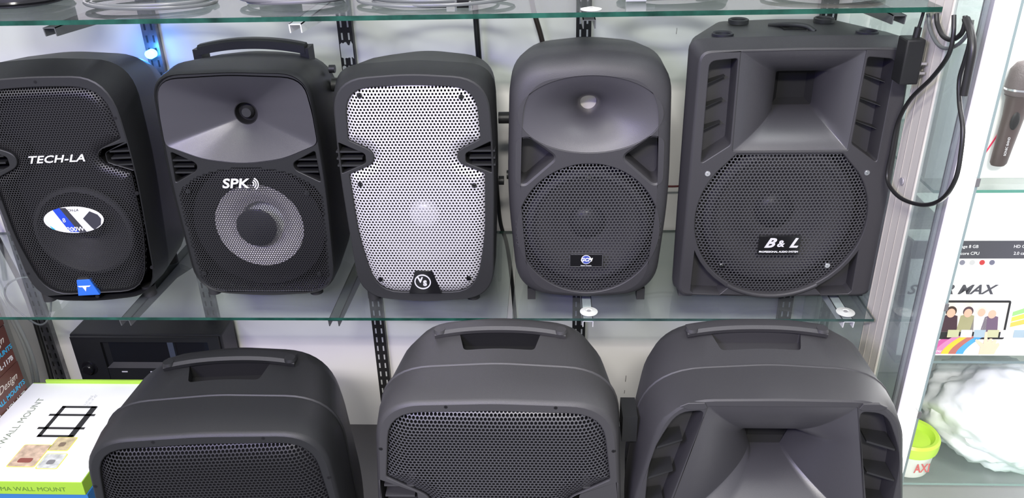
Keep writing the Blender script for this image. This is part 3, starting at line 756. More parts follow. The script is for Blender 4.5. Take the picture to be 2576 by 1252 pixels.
def lower(name, loc, yaw, m, gm, UC, K, label):
    go = notched(UC, .000, .006, .186*K, .203*K, -.150*K, -.262*K, .126*K, -.196*K, -.222*K, .196*K, -.62*K, .165*K, ct=.055, lt=.07, rn=.02)
    # (d, top, at, hwt, rt, vm, hwm, bot, ab, hwb, rb)
    S = [(0, .0165, .007, .202, .075, -.26, .2235, -.655, .012, .205, .08),
         (.0025, .0205, .007, .2055, .077, -.26, .2265, -.658, .012, .208, .08),
         (.008, .0235, .007, .2095, .080, -.26, .2290, -.660, .012, .209, .08),
         (.060, .0300, .010, .2170, .090, -.26, .2300, -.660, .012, .209, .08),
         (.0965, .0325, .013, .2185, .098, -.26, .2300, -.659, .012, .208, .08),
         (.0985, .0345, .013, .2205, .098, -.26, .2315, -.659, .012, .208, .08),
         (.1005, .0345, .013, .2205, .098, -.26, .2315, -.659, .012, .208, .08),
         (.1025, .0318, .013, .2175, .098, -.26, .2290, -.659, .012, .208, .08),
         (.20, .0440, .016, .1980, .105, -.26, .2220, -.655, .012, .200, .08),
         (.245, .0400, .018, .1820, .105, -.26, .2080, -.650, .014, .190, .08),
         (.275, .0180, .020, .1550, .100, -.26, .1800, -.630, .014, .170, .08)]
    S = [(s[0],)+tuple(x*K for x in s[1:])+(UC,) for s in S]
    rg = ringlist(S, 10)
    vt = [ventloop(UC, s, .150*K, .2165*K, -.268*K, -.232*K, -.188*K, -.158*K) for s in (-1, 1)]
    cut = pocket(UC-.066*K, UC+.066*K, .142, .192, .008*K, .09)
    t = moulded(name, loc, yaw, K*1.5, m, gm, rg, .0070, .0029, go, vt, label, lip=True, uc=UC, cuts=[cut], conem=CONE, capm=CAPD, wv=-.42*K, wr=.16*K, capr=.05, bulge=.012, slats=(-.25*K, -.225*K, -.2*K, -.175*K), edge=.03, slw=(.155*K, .21*K))
    lower_handle(t, m, UC, .125*K, .186, .040*K)
    for u, v in ((-.085, .009), (.105, .009), (-.207, -.085), (.207, -.085)): screw(t, UC+u*K, v*K, .0004, .0045, PIT)
    feet(t, .15*K, .2, -.84-loc[2], h=.84+loc[2]-.655*K+.01)
    return t
s7 = lower('loudspeaker', (-0.0211, -0.07, -0.1461), 0, PL7, GRG, 0.0, 1.0, 'dark grey speaker with pocket handle and perforated grille, in the middle of the bottom row')
s6 = lower('loudspeaker', (-0.5045, -0.11, -0.1897), 4, PLB, GRB, -.0235, 1.0, 'black speaker with pocket handle and grille, left of the bottom row beside the white box')

# lower right speaker with tall flared horn
UC = 0.033
s8 = empty('loudspeaker', (0.4353, -0.07, -0.1292))
S = [(0, .0100, .003, .188, .075, -.26, .2460, -.655, .012, .215, .08),
     (.0025, .0130, .003, .193, .077, -.26, .2490, -.658, .012, .218, .08),
     (.007, .0140, .005, .200, .085, -.26, .2500, -.660, .012, .219, .08),
     (.060, .0150, .010, .218, .100, -.26, .2500, -.660, .012, .219, .08),
     (.0965, .0160, .014, .2255, .110, -.26, .2500, -.659, .012, .218, .08),
     (.0985, .0175, .014, .227, .110, -.26, .2512, -.659, .012, .218, .08),
     (.1005, .0175, .014, .227, .110, -.26, .2512, -.659, .012, .218, .08),
     (.1025, .0155, .014, .224, .110, -.26, .2490, -.659, .012, .218, .08),
     (.20, .0310, .014, .200, .090, -.26, .2420, -.655, .012, .210, .08),
     (.24, .0250, .016, .185, .090, -.26, .2280, -.650, .014, .200, .08),
     (.275, .0050, .020, .160, .090, -.26, .2000, -.630, .014, .180, .08)]
rg = ringlist([s+(UC,) for s in S], 10)
hl = dd(rp([(UC-.186, -.290, .003), (UC+.186, -.290, .003), (UC+.1245, -.003, .003), (UC-.1245, -.003, .003)], 3))
def win(s):
    l = [(.132, -.012, .010), (.176, -.016, .03), (.218, -.110, .05), (.222, -.285, .006), (.192, -.285, .004), (.134, -.034, .004)]
    l = [(UC+s*p[0], p[1], p[2]) for p in l]; return dd(rp(l if s < 0 else l[::-1], 5))
gl = dd(rp([(UC+.13, -.305, .01), (UC-.13, -.305, .01), (UC-.20, -.36, .02), (UC-.205, -.52, .08), (UC-.10, -.635, .06), (UC+.10, -.635, .06), (UC+.205, -.52, .08), (UC+.20, -.36, .02)], 5))
cut = pocket(UC-.078, UC+.066, .142, .192, .001, .08)
cabinet(s8, PLC, rg, [(hl, .165, .0016), (win(-1), .055, .0022), (win(1), .055, .0022), (gl, .05, .002)], pit=PLC, cuts=[cut])
hl2 = sub(hl, .012)
th = (UC+.030, -.172)
thl = [(th[0]+(p[0]-th[0])*(.80+.22*(p[1]-th[1])/.03)-.004, p[1]) for p in square_throat(hl2, th, .050, .030, .155, .14)]
horn(s8, hl2, thl, .145, HORNS, power=1.8, steps=18, d0=.002, flare=1.15)
q = [(th[0]-.050, th[1]-.030), (th[0]+.050, th[1]-.030), (th[0]+.050, th[1]+.030), (th[0]-.050, th[1]+.030)]
b = MB(); b.loft([to3(q, .147), to3(scl(q, .7, th), .160)], cap1=True); b.build('throat', PIT, s8)
for s in (-1, 1):
    for v in (-.10, -.17, -.24):
        u_ = .160 if v > -.12 else (.172 if v > -.2 else .186)
        b = MB(); b.add([(UC+s*(u_+.046), .006, v), (UC+s*(u_), .018, v+.008), (UC+s*(u_), .053, v+.008), (UC+s*(u_+.046), .053, v), (UC+s*(u_+.046), .006, v+.004), (UC+s*u_, .018, v+.012), (UC+s*u_, .053, v+.012), (UC+s*(u_+.046), .053, v+.004)],
                        [(0,3,2,1),(4,5,6,7),(0,1,5,4),(1,2,6,5),(2,3,7,6),(3,0,4,7)]); b.build('louver', PL, s8)
perforated('front_grille', gl, .0075, .0031, GRG, s8, d0=.006, bulge=.004, edge=.03, lip=False)
for s in (-1, 1):
    l = [(UC+s*.1265, -.004), (UC+s*.132, .0065), (UC+s*.160, .006), (UC+s*.174, -.001), (UC+s*.160, -.007), (UC+s*.132, -.007)]
    plate('frame_corner', l if s > 0 else l[::-1], -.003, .006, PLC, s8, .0008)
lower_handle(s8, PLC, UC-.005, .130, .184, .029, rise=.009)
b = MB(); b.box(UC-.262, UC-.235, .06, .12, -.13, -.075); b.build('side_knob', PLB, s8)
feet(s8, .15, .2, -.84+.1292, h=.06)
tag(s8, 'charcoal speaker with tall flared horn and side slots, right of the bottom row', 'loudspeaker')

# the bottom row are 12 inch cabinets standing well forward on the deck
for o_ in (s6, s7, s8):
    o_.scale = (.8, .8, .8); o_.location = Vector(CAM_C)+(o_.location-Vector(CAM_C))*.8
# ------------------------------------------------------------------ left side goods
t = empty('audio_amplifier', (-0.810, 0.27, -0.345))
rbox(-.170, .170, 0, .07, 0, .135, 'case', PLB, t, .004)
b = MB()
for a in ((-.165, .165, .120, .1325), (-.165, .165, .004, .012), (-.165, -.100, .012, .120), (.14, .165, .012, .120)): b.box(a[0], a[1], -.008, 0, a[2], a[3])
b.box(-.100, .14, -.006, 0, .012, .052); b.build('front_panel', PLB, t)
b = MB(); b.add([(-.100, -.008, .052), (.14, -.008, .052), (.14, -.001, .064), (-.086, -.001, .064)], [(0, 1, 2, 3)]); b.build('window_sill_strip', PL, t)
b = MB(); b.box(-.086, .14, -.0015, 0, .064, .120); b.build('display_window', BLK, t)
b = MB(); b.box(.050, .063, -.009, -.001, .056, .120); b.build('window_bar', mat('blue_grey_bar', (.05, .06, .08), .25), t)
b = MB(); b.loft([[(-.140+r*math.cos(2*PI*i/28), d, .052+r*math.sin(2*PI*i/28)) for i in range(28)] for r, d in ((.018, -.008), (.017, -.010), (.013, -.010), (.012, -.018), (.010, -.020))], cap1=True); b.build('volume_knob', BLK, t, ang=30)
for x in (-.070, -.005, .055):
    b = MB(); b.box(x, x+.013, -.0068, -.006, .040, .0425); b.build('silver_mark', SILV, t)
tag(t, 'black audio amplifier with display window and round knob behind the white wall-mount box', 'amplifier')

def carton(name, x0, x1, y0, y1, z0, z1, m, label, yaw=0, cat='box'):
    t = empty(name, ((x0+x1)/2, (y0+y1)/2, z0), yaw)
    hx, hy = (x1-x0)/2, (y1-y0)/2
    rbox(-hx, hx, -hy, hy, 0, z1-z0, 'carton', m, t, .0012)
    tag(t, label, cat); return t, hx, hy, z1-z0
carton('carton_box', -.98, -.64, .245, .343, -.524, -.346, mat('plain_card', (.45, .34, .22), .7), 'plain cardboard carton hidden beneath the black amplifier')
# wall mount box: white lid with printed pictures
t, hx, hy, hz = carton('wall_mount_box', -1.0, -.7445, -.143, .1475, -.279, -.250, LIME, 'white and lime-green plasma wall mount box with bracket picture, topmost of its stack')
mb = t
b = MB(); b.box(-hx+.001, hx-.001, -hy+.001, hy-.004, hz-.001, hz+.0008); b.build('white_lid', CARD, t)
b = MB(); b.box(-hx+.030, hx+.0, hy-.004, hy, hz-.001, hz+.009); b.build('rear_flap', LIME, t)
GRN = mat('grey_green_print', (.22, .27, .19), .6)
zt = hz+.0010
text('printed_title', 'PLASMA WALL MOUNT', .0185, t, (-hx+.050, -.020, zt), GRN, rot=(0, 0, PI/2), ext=.0001, sx=1.15)
text('printed_title', 'PLASMA WALL MOUNT', .0130, t, (.020, -hy-.0003, hz*.42), mat('dark_green_print', (.12, .25, .03), .6), rot=(PI/2, 0, 0), ext=.0001, sx=1.1)
text('printed_line', 'SUITABLE\nFOR 14"-42"', .0075, t, (.025, .085, zt), mat('pale_grey_print', (.5, .52, .5), .6), rot=(0, 0, PI/2), ext=.0001)
# printed bracket picture
b = MB()
def bar(x0, x1, y0, y1): b.box(x0, x1, y0, y1, zt-.0002, zt+.0002)
bx, by = .012, .020
bar(bx-.034, bx-.026, by-.046, by+.046); bar(bx+.026, bx+.038, by-.046, by+.046)
bar(bx-.034, bx+.036, by+.041, by+.047); bar(bx-.034, bx+.036, by-.047, by-.041)
bar(bx-.046, bx+.046, by+.016, by+.022); bar(bx-.046, bx+.046, by-.024, by-.018)
b.build('printed_bracket', mat('print_black', (.02, .02, .02), .5), t)
def patch(name, x0, x1, y0, y1, m, dz=0.0):
    b = MB(); l = rp([(x0, y0, .004), (x1, y0, .004), (x1, y1, .004), (x0, y1, .004)], 3)
    b.loft([[(p[0], p[1], zt-.0003+dz) for p in l], [(p[0], p[1], zt+.0002+dz) for p in l]], True, True, True); return b.build(name, m, mb)
yel = mat('yellow_print', (.75, .75, .1), .5)
for (x0, x1, y0, y1, m1, m2) in ((-.030, .020, -.108, -.050, (.55, .42, .30), (.25, .08, .06)), (.022, .058, -.064, -.028, (.50, .42, .25), (.2, .15, .1)), (.026, .064, -.112, -.074, (.55, .57, .53), (.2, .2, .2))):
    patch('printed_photo', x0-.0015, x1+.0015, y0-.0015, y1+.0015, yel); patch('printed_photo', x0, x1, y0, y1, mat('pr%.2f%.2f' % m1[:2], m1, .5, var=.3, vscale=90), .0003)
    patch('printed_photo', x0+.012, x1-.012, y0+.010, y0+.022, mat('pr%.2f%.2f' % m2[:2], m2, .5), .0006)
carton('wall_mount_box', -1.0, -.7435, -.141, .1475, -.524, -.2795, mat('blue_carton', (.04, .20, .50), .4), 'blue box directly under the white wall mount box')
# brown boxes
z = -.0105
for k in range(4):
    z0 = z-.087 if k else z-.083
    if k == 3: z0 = -.524
    t, hx, hy, hz = carton('cable_box', -1.14, -1.001, -.07, .127-(.002 if k % 2 else 0), z0, z-.0008, BROWN, ['brown box at the left edge, topmost of its stack', 'brown printed box at the left edge, second from the top of its stack', 'brown box lettered in white script at the left edge, third from the top', 'dark brown box at the bottom of the left-edge stack'][k])
    if k in (1, 2):
        text('printed_script', 'Design', .022, t, (hx+.0003, .052, hz*.72), mat('cream_print', (.75, .68, .6), .5), rot=(PI/2, 0, PI/2), ext=.0001, shear=.4)
        text('printed_line', 'WALL MOUNTS', .0145, t, (hx+.0003, .046, hz*.43), mat('cyan_print', (.05, .45, .75), .5), rot=(PI/2, 0, PI/2), ext=.0001, bold=.0004)
        text('printed_line', 'No.: HDL-117B', .0145, t, (hx+.0003, .044, hz*.17), WHT, rot=(PI/2, 0, PI/2), ext=.0001, bold=.0003)
    z = z0
# cables at left
tag(ytube('power_cable', [(-1.105, .30, .09), (-1.085, .30, -.02), (-1.070, .30, -.12), (-1.062, .29, -.22), (-1.045, .26, -.33), (-1.03, .22, -.45)], .0055, CABB), 'black cable running down the wall at the far left', 'cable')
for k, (dx, rad, lab) in enumerate(((-.035, .004, 'thick white cable hanging along the far left wall'), (-.045, .0035, 'thin white cable hanging along the far left wall, outermost'))):
    tag(ytube('white_cable', [(-1.09+dx*.7, .30-.03*k, .12), (-1.085+dx, .29-.03*k, .0), (-1.065+dx, .28, -.15), (-1.03+dx, .25, -.28), (-1.03+dx, .20, -.45)], rad, mat('white_cable', (.65, .65, .64), .35)), lab, 'cable')
tag(ytube('cable_loop', [(-.99+.045*math.cos(a), .20+.01*math.sin(2*a), -.085+.055*math.sin(a)) for a in [2*PI*i/16 for i in range(17)]], .002, CABC), 'clear round cable loop hanging below the leftmost speaker', 'cable')
# hanging cables behind the middle shelf
tag(ytube('hanging_cable', [(-.062, .325, .55), (-.061, .325, .45), (-.058, .325, .36), (-.056, .325, .25)], .0055, CABB), 'black cable hanging straight behind the silver-grilled speaker', 'cable')
tag(ytube('hanging_cable', [(.035, .325, .52), (.045, .325, .46), (.060, .325, .405), (.075, .325, .33)], .0048, mat('brown_black_cable', (.03, .022, .018), .4)), 'black cable slanting down to the top of the oval-horn speaker', 'cable')
tag(ytube('hanging_cable', [(-.035, .35, .12), (-.030, .356, .02), (-.018, .354, -.03), (-.010, .352, -.10), (-.004, .350, -.20), (0, .34, -.32)], .0042, CABB), 'black cable dropping in the gap between the two middle-shelf glass panes', 'cable')
tag(ytube('thin_cable', [(.27, .30, .125), (.31, .30, .12), (.35, .30, .122)], .0022, mat('red_black_cable', (.10, .01, .01), .4)), 'thin dark red cable crossing the gap beside the oval-horn speaker', 'cable')

# ------------------------------------------------------------------ goods on the top shelf
Z5 = .5135
def coil(name, cx, cy, R, turns, r, m, label, ph=0, sq=.6):
    pts = []
    for i in range(int(turns*14)):
        a = ph+i*2*PI/14; rr_ = R*(1+.10*math.sin(a*.37+ph)+.05*math.sin(a*1.7))
        pts.append((cx+rr_*math.cos(a), cy+rr_*sq*math.sin(a)+.006*math.sin(i*.2), Z5+r+.0035*(1+math.sin(i*.31))))
    b = MB(); b.tube(crom(pts, 3), r, 6); tag(b.build(name, m, None, ang=60), label, 'cable')
coil('coiled_cable', -.56, .115, .10, 2.4, .003, CABC, 'clear coiled cable on the top shelf above the leftmost and handle speakers')
coil('coiled_cable', -.33, .12, .085, 2.2, .0032, mat('grey_cable', (.12, .12, .13), .4), 'dark grey coiled cable on the top shelf above the carry handle', 1.2)
coil('coiled_cable', -.10, .11, .11, 2.5, .0028, CABC, 'clear coiled cable on the top shelf above the silver-grilled speaker', 2.2)
coil('coiled_cable', .27, .13, .08, 2.2, .0055, mat('grey_cable', (.12, .12, .13), .4), 'thick grey coiled cable on the top shelf right of the clamp', .5)
coil('coiled_cable', .50, .12, .09, 2.3, .003, mat('tan_cable', (.22, .19, .15), .4), 'tan coiled cable on the top shelf above the largest middle speaker', .9)
def dome_goods(x, y, r, h, label):
    t = empty('speaker_unit', (x, y, Z5))
    b = MB(); b.loft([[(q*math.cos(2*PI*i/32), q*math.sin(2*PI*i/32), z_) for i in range(32)] for q, z_ in ((r*.8, 0), (r, .004), (r, h*.7), (r*.9, h))], cap0=True, cap1=True); b.build('housing', PLB, t)
    b = MB(); b.loft([[(q*math.cos(2*PI*i/32), q*math.sin(2*PI*i/32), z_) for i in range(32)] for q, z_ in ((r*1.02, .006), (r*1.05, .009), (r*1.02, .012))]); b.build('rim', BLK, t)
    tag(t, label, 'speaker unit')
dome_goods(-.80, .16, .075, .06, 'black round speaker unit at the left end of the top shelf')
dome_goods(-.38, .20, .035, .05, 'small black round unit on the top shelf above the carry handle')
t = empty('cable_clamp', (-.055, .055, Z5))
b = MB(); b.box(-.009, .009, -.006, .06, 0, .012); b.build('body', BLK, t); b = MB(); b.box(-.012, -.009, -.010, .0, 0, .009); b.box(.009, .012, -.010, .0, 0, .009); b.build('jaw', CHROME, t)
tag(t, 'small black clamp with bright jaws on the top shelf edge', 'clamp')
t = empty('plug_connector', (.205, .075, Z5)); b = MB(); b.tube([(-.015, 0, .008), (.015, 0, .008)], .008, 12); b.build('sleeve', BRKW, t); b = MB(); b.tube([(.015, 0, .008), (.028, .004, .008)], .004, 10); b.build('tip', CHROME, t)
tag(t, 'white plug connector lying on the top shelf', 'connector')

# ------------------------------------------------------------------ right end: column, partition, post
PX = .628
t = empty('partition_column', (PX, .05, -.524))
b = MB(); b.box(0, .006, -.078, .0, 0, 1.9); b.build('panel', BEIGE, t)
for y in (-.002, -.024, -.050, -.076):
    b = MB(); b.box(-.0008, 0, y-.0012, y, 0, 1.9); b.build('rib', mat('pale_rib', (.50, .47, .43), .4, metal=.2), t)
b = MB(); b.disc((-.001, -.037, .524+.245), .006, 16, axis='x', h=-.002); b.build('rivet', ALU, t)
tag(t, 'beige ribbed aluminium column between the largest middle speaker and the light bar', 'column')
b = MB(); b.box(PX, PX+.005, .052, .358, -.524, 1.0); o = b.build('glass_partition', [GLP]); tag(o, 'clear glass side partition behind the ribbed column', 'glass panel')
b = MB(); b.box(PX+.002, PX+.006, -.110, -.029, -.524, 1.0); o = b.build('glass_partition', [GLP]); tag(o, 'glass side panel between the ribbed column and the light bar', 'glass panel')
# post with led bar
t = empty('light_bar', (.650, -.115, -.524))
b = MB(); b.box(-.014, -.010, -.002, .026, 0, 1.9); b.box(-.014, .012, .022, .026, 0, 1.9); b.build('housing', ALU, t)
b = MB(); l = [(-.010, .021), (-.010, -.004), (-.005, -.008), (.006, -.008), (.011, -.004), (.011, .021)]
b.loft([[(p[0], p[1], z) for p in l] for z in (0, 1.9)], True, True, True); b.build('diffuser', LED, t, ang=60)
tag(t, 'glowing white vertical LED light bar on the corner post at right', 'light')
b = MB(); b.box(.6625, .6665, -.128, .35, -.524, 1.0); o = b.build('glass_partition', [GLP, GLE2])
for p in o.data.polygons:
    if p.normal.y < -.5: p.material_index = 1
tag(o, 'upright glass panel whose grey-green edge runs along the light bar', 'glass panel')
for z in (.30, .10, -.10):
    b = MB(); b.box(.6615, .6675, -.130, -.118, z-.006, z+.006); tag(b.build('glass_clip', mat('dark_clip', (.15, .15, .15), .4)), 'small dark clip on the glass edge beside the light bar, %s' % {.30: 'upper of three', .10: 'middle of three', -.10: 'lowest of three'}[z], 'clip')

# adapter and cords
t = empty('power_adapter', (.602, .0, .402))
rbox(-.0145, .0125, 0, .034, 0, .066, 'case', PLB, t, .003)
for z_ in (.014, .028): 
    b = MB(); b.box(.0125, .0225, .006, .012, z_, z_+.0035); b.build('prong', CHROME, t)
b = MB(); b.tube([(.004, .018, .064), (.005, .018, .080)], .005, 10); b.build('strain_relief', PLB, t)
tag(t, 'black plug-in power adapter hanging right of the largest middle speaker', 'adapter')
tag(ytube('thin_cable', [(.607, .018, .478), (.609, .018, .495), (.610, .018, .506)], .0024, CABB), 'short thin cord rising from the black adapter to the top shelf', 'cable')
def onX(px, py, X):
    r = CAM_R@np.array([(px-1288.)/FPX, (626.-py)/FPX, -1.]); t_ = (X-CAM_C[0])/r[0]; p = CAM_C+r*t_; return tuple(p)
def cord(name, pts, r, m, label, X=.612):
    tag(ytube(name, [onX(p[0], p[1], X) for p in pts], r, m), label, 'cable')
cord('hanging_cable', [(2400, 38), (2398, 90), (2385, 140), (2345, 195), (2290, 250), (2258, 310), (2243, 380), (2232, 450), (2262, 495), (2320, 515), (2370, 500), (2404, 450), (2418, 380), (2422, 320), (2414, 260), (2414, 200), (2428, 150), (2440, 100), (2434, 50)], .0031, CABB, 'long black cord hanging in a big loop beside the light bar')
cord('hanging_cable', [(2356, 35), (2358, 60), (2372, 90), (2395, 100), (2418, 85), (2427, 60), (2428, 40)], .0033, CABB, 'short black cord loop just under the top shelf at right', X=.616)
cord('hanging_cable', [(2335, 35), (2340, 75), (2360, 112), (2385, 122), (2415, 108), (2440, 75), (2446, 50)], .0026, CABC, 'clear cord loop behind the short black loop at right', X=.620)
cord('cable_strap', [(2430, 48), (2442, 80), (2446, 125), (2434, 190), (2424, 240)], .0052, CABB, 'wide black cable strap hanging beside the light bar', X=.606)

# ------------------------------------------------------------------ right bay
pane('glass_shelf', .670, 1.19, -.004, .352, .2365, .005, 'glass shelf carrying the microphone pack at right', mat('teal_glass_edge', (.10, .28, .22), .15))
pane('glass_shelf', .670, 1.19, -.004, .352, -.0815, .005, 'glass shelf carrying the tablet box at right', mat('grey_glass_edge', (.20, .26, .26), .15))
pane('glass_shelf', .670, 1.19, -.004, .352, -.3560, .005, 'glass shelf carrying the tub and plastic bag at lower right', GLE2)
# microphone pack
t = empty('microphone_pack', (.755, .045, .2365))
rbox(-.080, .125, 0, .035, 0, .215, 'white_carton', CARD, t, .001)
text('printed_line', 'DYNAMIC MICROPHONE', .0115, t, (-.028, -.0004, .050), mat('pale_grey_print', (.5, .52, .5), .6), rot=(PI/2, -PI/2, 0), ext=.0001)
b = MB(); b.tube([(-.004, -.001, .0), (.004, -.001, .04), (.040, -.001, .13)], .0012, 6); b.build('printed_red_line', mat('red_print', (.75, .03, .10), .5), t)
MIC = mat('mic_grey', (.085, .065, .062), .4)
def micring(z, r, x, d=-.020): return [(x+r*math.cos(2*PI*i/28), d+r*.75*math.sin(2*PI*i/28), z) for i in range(28)]
b = MB(); prof = [(.030, .010), (.034, .0125), (.060, .0135), (.110, .0160), (.138, .0195), (.142, .0225)]
b.loft([micring(z, r, .018+(z-.03)*.06) for z, r in prof], cap0=True, cap1=True); b.build('microphone_body', MIC, t, ang=40)
b = MB(); prof = [(.142, .0215), (.148, .0245), (.155, .0245), (.165, .0240), (.180, .0225), (.190, .0160), (.194, .004)]
b.loft([micring(z, r, .0245) for z, r in prof], cap0=True, cap1=True); b.build('microphone_head', mat('mic_mesh', (.12, .10, .10), .45, bump=1.0, bscale=500), t, ang=50)
b = MB(); b.loft([micring(z, .0250, .0245) for z in (.1505, .1535)]); b.build('head_band', CHROME, t)
b = MB(); b.loft([[(.020+r*.5*math.cos(a), -.0325-.001*k, .105+r*math.sin(a)) for a in [2*PI*i/20 for i in range(20)]] for k, r in enumerate((.014, .012, .009))], cap1=True); b.build('switch', PL, t)
text('printed_line', 'SONIC BAND', .005, t, (.0175, -.0335, .065), SILV, rot=(PI/2, -PI/2, 0), ext=.0003)
tag(t, 'white pack with dark microphone on the upper right glass shelf', 'microphone')
t = empty('leaning_pack', (.905, .02, .2365)); b = MB(); b.add([(-.02, -.015, 0), (-.015, .04, 0), (.03, .04, .16), (.025, -.015, .16), (-.016, -.015, 0), (-.011, .04, 0), (.034, .04, .16), (.029, -.015, .16)], [(0,3,2,1),(4,5,6,7),(0,1,5,4),(1,2,6,5),(2,3,7,6),(3,0,4,7)]); b.build('white_card', CARD, t)
tag(t, 'thin white pack leaning at the right edge beside the microphone', 'box')

# tablet box
t = empty('tablet_box', (.672, .002, -.0750)); t.rotation_euler = (math.radians(-7), 0, 0)
BW, BH = .265, .212
rbox(0, BW, 0, .055, .0005, BH, 'white_carton', CARD, t, .0012)
DK = mat('charcoal_print', (.07, .07, .08), .45)
b = MB(); b.box(0.0, BW, -.0005, .0, BH-.033, BH-.002); b.build('top_band', DK, t)
b = MB(); b.box(-.0006, 0, .002, .053, .004, BH-.004); b.build('side_print', mat('grey_side_print', (.20, .20, .24), .5), t)
b = MB(); b.box(-.0012, -.0006, .010, .040, .06, .13); b.build('side_window_print', mat('mid_grey_print', (.12, .12, .13), .5), t)
for x, s_ in ((.085, 'Storage 8 GB'), (.180, 'HD Camera')): text('printed_line', s_, .0075, t, (x, -.0007, BH-.012), WHT, ext=.0001)
for x, s_ in ((.085, 'Quadcore CPU'), (.180, '2.0 camera')): text('printed_line', s_, .0075, t, (x, -.0007, BH-.024), WHT, ext=.0001)
for i, c in enumerate(((.4, .4, .4), (.35, .35, .35), (.2, .2, .25), (.5, .5, .5), (.5, .05, .05), (.15, .15, .2))):
    b = MB(); b.disc((.052+i*.016, -.0005, BH-.040), .0045, 12, h=.0005); b.build('printed_icon', mat('icon%d' % i, c, .5), t)
text('printed_title', 'SUPER MAX', .0235, t, (.072, -.0006, .123), DK, shear=.35, sx=1.15, bold=.0006, ext=.0001)
def pf(name, pts, d, m): return plate(name, pts, d, .0003, m, t)
pf('printed_tablet', rp([(.058, .032, .004), (.176, .032, .004), (.176, .104, .004), (.058, .104, .004)], 3), -.0006, mat('print_black', (.02, .02, .02), .5))
pf('printed_photo', [(.062, .046), (.172, .046), (.172, .100), (.062, .100)], -.0009, mat('photo_cream', (.72, .66, .58), .5, var=.15, vscale=60))
skin = mat('printed_skin', (.72, .42, .30), .5)
for x, y, hc_, bc_, r in ((.080, .082, (.05, .03, .02), (.06, .03, .04), .009), (.108, .082, (.08, .05, .06), (.35, .33, .18), .0085), (.130, .083, (.7, .62, .5), (.75, .7, .72), .008), (.148, .080, (.75, .68, .58), (.15, .1, .15), .0085)):
    pf('printed_person', [(x-r*1.7, .0462), (x+r*1.7, .0462), (x+r*1.3, y-r*.7), (x, y-r*.3), (x-r*1.3, y-r*.7)], -.0011, mat('cl%.2f' % x, bc_, .5))
    pf('printed_person', ell(x, y+r*.25, r*1.0, r*1.05, 20), -.0013, mat('ha%.2f' % x, hc_, .5))
    pf('printed_person', ell(x, y-r*.1, r*.78, r*.92, 20), -.0015, skin)
for i in range(7):
    pf('printed_film_frame', [(.080+i*.022, .036), (.099+i*.022, .036), (.099+i*.022, .050), (.080+i*.022, .050)], -.0017, mat('film%d' % (i % 3), ((.5, .5, .3), (.6, .6, .6), (.35, .45, .5))[i % 3], .5))
for k, c in enumerate(((.55, .10, .32), (.60, .22, .42), (.90, .55, .05), (.45, .15, .12), (.08, .35, .75))):
    w0 = k*.0125; pts = []
    A = [i/8 for i in range(9)]
    pts = [(.050+w0+.030*a**1.6, .004+.034*a) for a in A]+[(.0625+w0+.030*a**1.6, .004+.034*a) for a in A[::-1]]
    pf('printed_ribbon', pts, -.0006-.00005*k, mat('rib%d' % k, c, .5))
pf('printed_ribbon', [(.030, .010), (.040, .030), (.056, .060), (.050, .065), (.036, .040)], -.0006, mat('cream_ribbon', (.85, .7, .4), .5))
for k, c in enumerate(((.85, .5, .1), (.8, .8, .1), (.3, .65, .2))):
    pf('printed_ribbon', [(.182, .055+k*.010), (.262, .075+k*.014), (.262, .087+k*.014), (.182, .063+k*.010)], -.0006, mat('ribr%d' % k, c, .5))
# printed hand
hand = [(.138, .004), (.139, .018), (.128, .030), (.130, .033), (.143, .024), (.142, .046), (.1455, .047), (.149, .028), (.152, .034), (.156, .034), (.156, .027), (.160, .032), (.164, .031), (.163, .024), (.168, .026), (.170, .022), (.166, .012), (.164, .004)]
pf('printed_hand', hand, -.0020, mat('printed_palm', (.85, .55, .38), .5))
text('printed_line', 'by you', .009, t, (.062, -.0016, .010), WHT, ext=.0001, shear=.3)
tag(t, 'white tablet box printed with a family photo and SUPER MAX on the right glass shelf', 'box')
t = empty('white_box', (.80, .09, -.0815)); rbox(-.02, .28, .0, .20, .0, .19, 'carton', CARD, t, .002)
b = MB(); b.box(-.021, .281, -.001, .03, .19, .1915); b.build('dark_lid_seam', DK, t); tag(t, 'plain white box standing behind the tablet box', 'box')

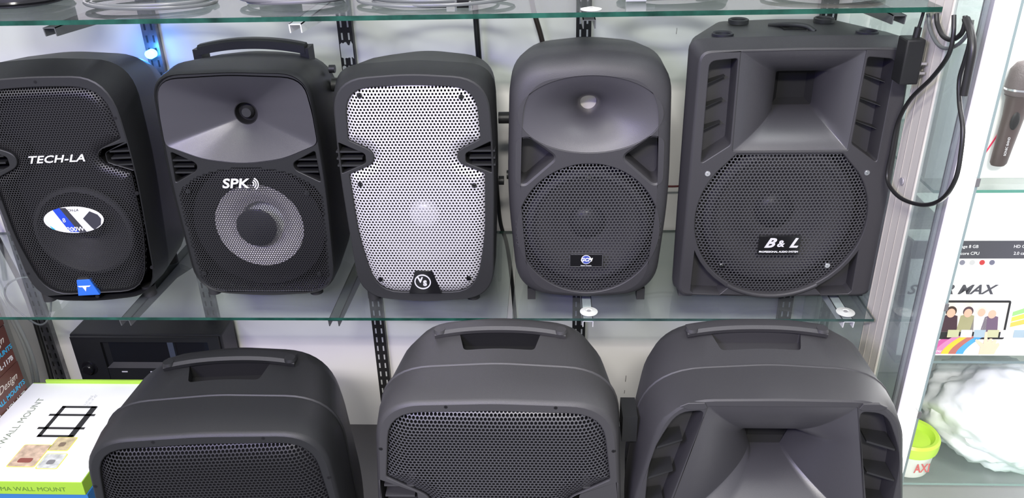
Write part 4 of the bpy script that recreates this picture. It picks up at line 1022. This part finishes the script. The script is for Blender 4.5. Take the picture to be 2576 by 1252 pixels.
# tub, bag, green thing at lower right
t = empty('plastic_tub', (.756, .045, -.3560))
def circ(r, z, n=36): return [(r*math.cos(2*PI*i/n), r*math.sin(2*PI*i/n), z) for i in range(n)]
b = MB(); b.loft([circ(.036, 0), circ(.040, .004), circ(.045, .055), circ(.044, .056), circ(.038, .006)], cap0=True, cap1=True); b.build('tub', mat('translucent_tub', (.75, .76, .70), .35), t, ang=30)
b = MB(); b.loft([circ(.049, .054), circ(.050, .060), circ(.050, .075), circ(.046, .080), circ(.040, .078), circ(.034, .066), circ(.006, .064)], cap0=True, cap1=True); b.build('lid', mat('lime_plastic', (.55, .80, .08), .35), t, ang=30)
text('printed_letters', 'AXI', .026, t, (.010, -.0446, .030), mat('red_print2', (.6, .12, .12), .5), rot=(PI/2-.1, 0, .1), ext=.0001, sx=.7, bold=.0005)
tag(t, 'white tub with recessed lime-green lid on the lower right shelf', 'tub')
rn = np.random.RandomState(4)
bm = bmesh.new(); bmesh.ops.create_icosphere(bm, subdivisions=5, radius=1)
from mathutils import noise
for v in bm.verts:
    c = v.co.copy(); k = 1+.25*noise.noise(c*1.4)+.20*abs(noise.noise(c*3.0+Vector((3, 1, 2))))+.10*abs(noise.noise(c*7.0))
    v.co = Vector((c.x*.125*k, c.y*.11*k, max(-.085, c.z*.095*k)))
me = bpy.data.meshes.new('plastic_bag'); bm.to_mesh(me); bm.free()
o = link('plastic_bag', me, mat('thin_white_plastic', (.90, .90, .92), .4, bump=.3, bscale=25)); shade(me, 60); o.location = (.945, .10, -.2705)
tag(o, 'crumpled white plastic bag filling the lower right shelf', 'bag')
t, hx, hy, hz = carton('green_case', .80, 1.10, -.13, .02, -.5215, -.428, mat('pale_green', (.45, .80, .50), .4), 'pale green box under the bag at the lower right corner')

# ------------------------------------------------------------------ families of like things
G = {'loudspeaker': 'loudspeakers on display', 'shelf_bracket': 'brackets under the glass shelves', 'wall_standard': 'slotted uprights on the wall',
     'bracket_pad': 'rubber pads on the shelf edges', 'glass_shelf': 'glass shelves', 'glass_partition': 'upright glass panels', 'glass_clip': 'clips on the glass edge',
     'coiled_cable': 'coiled cables on the top shelf', 'hanging_cable': 'hanging cables', 'white_cable': 'white cables at far left', 'cable_box': 'brown boxes at the left edge',
     'wall_mount_box': 'stacked wall mount boxes', 'speaker_unit': 'round units on the top shelf'}
for o in SC.objects:
    if o.parent is None and 'label' in o.keys():
        g = G.get(o.name.split('.')[0])
        if g: o['group'] = g
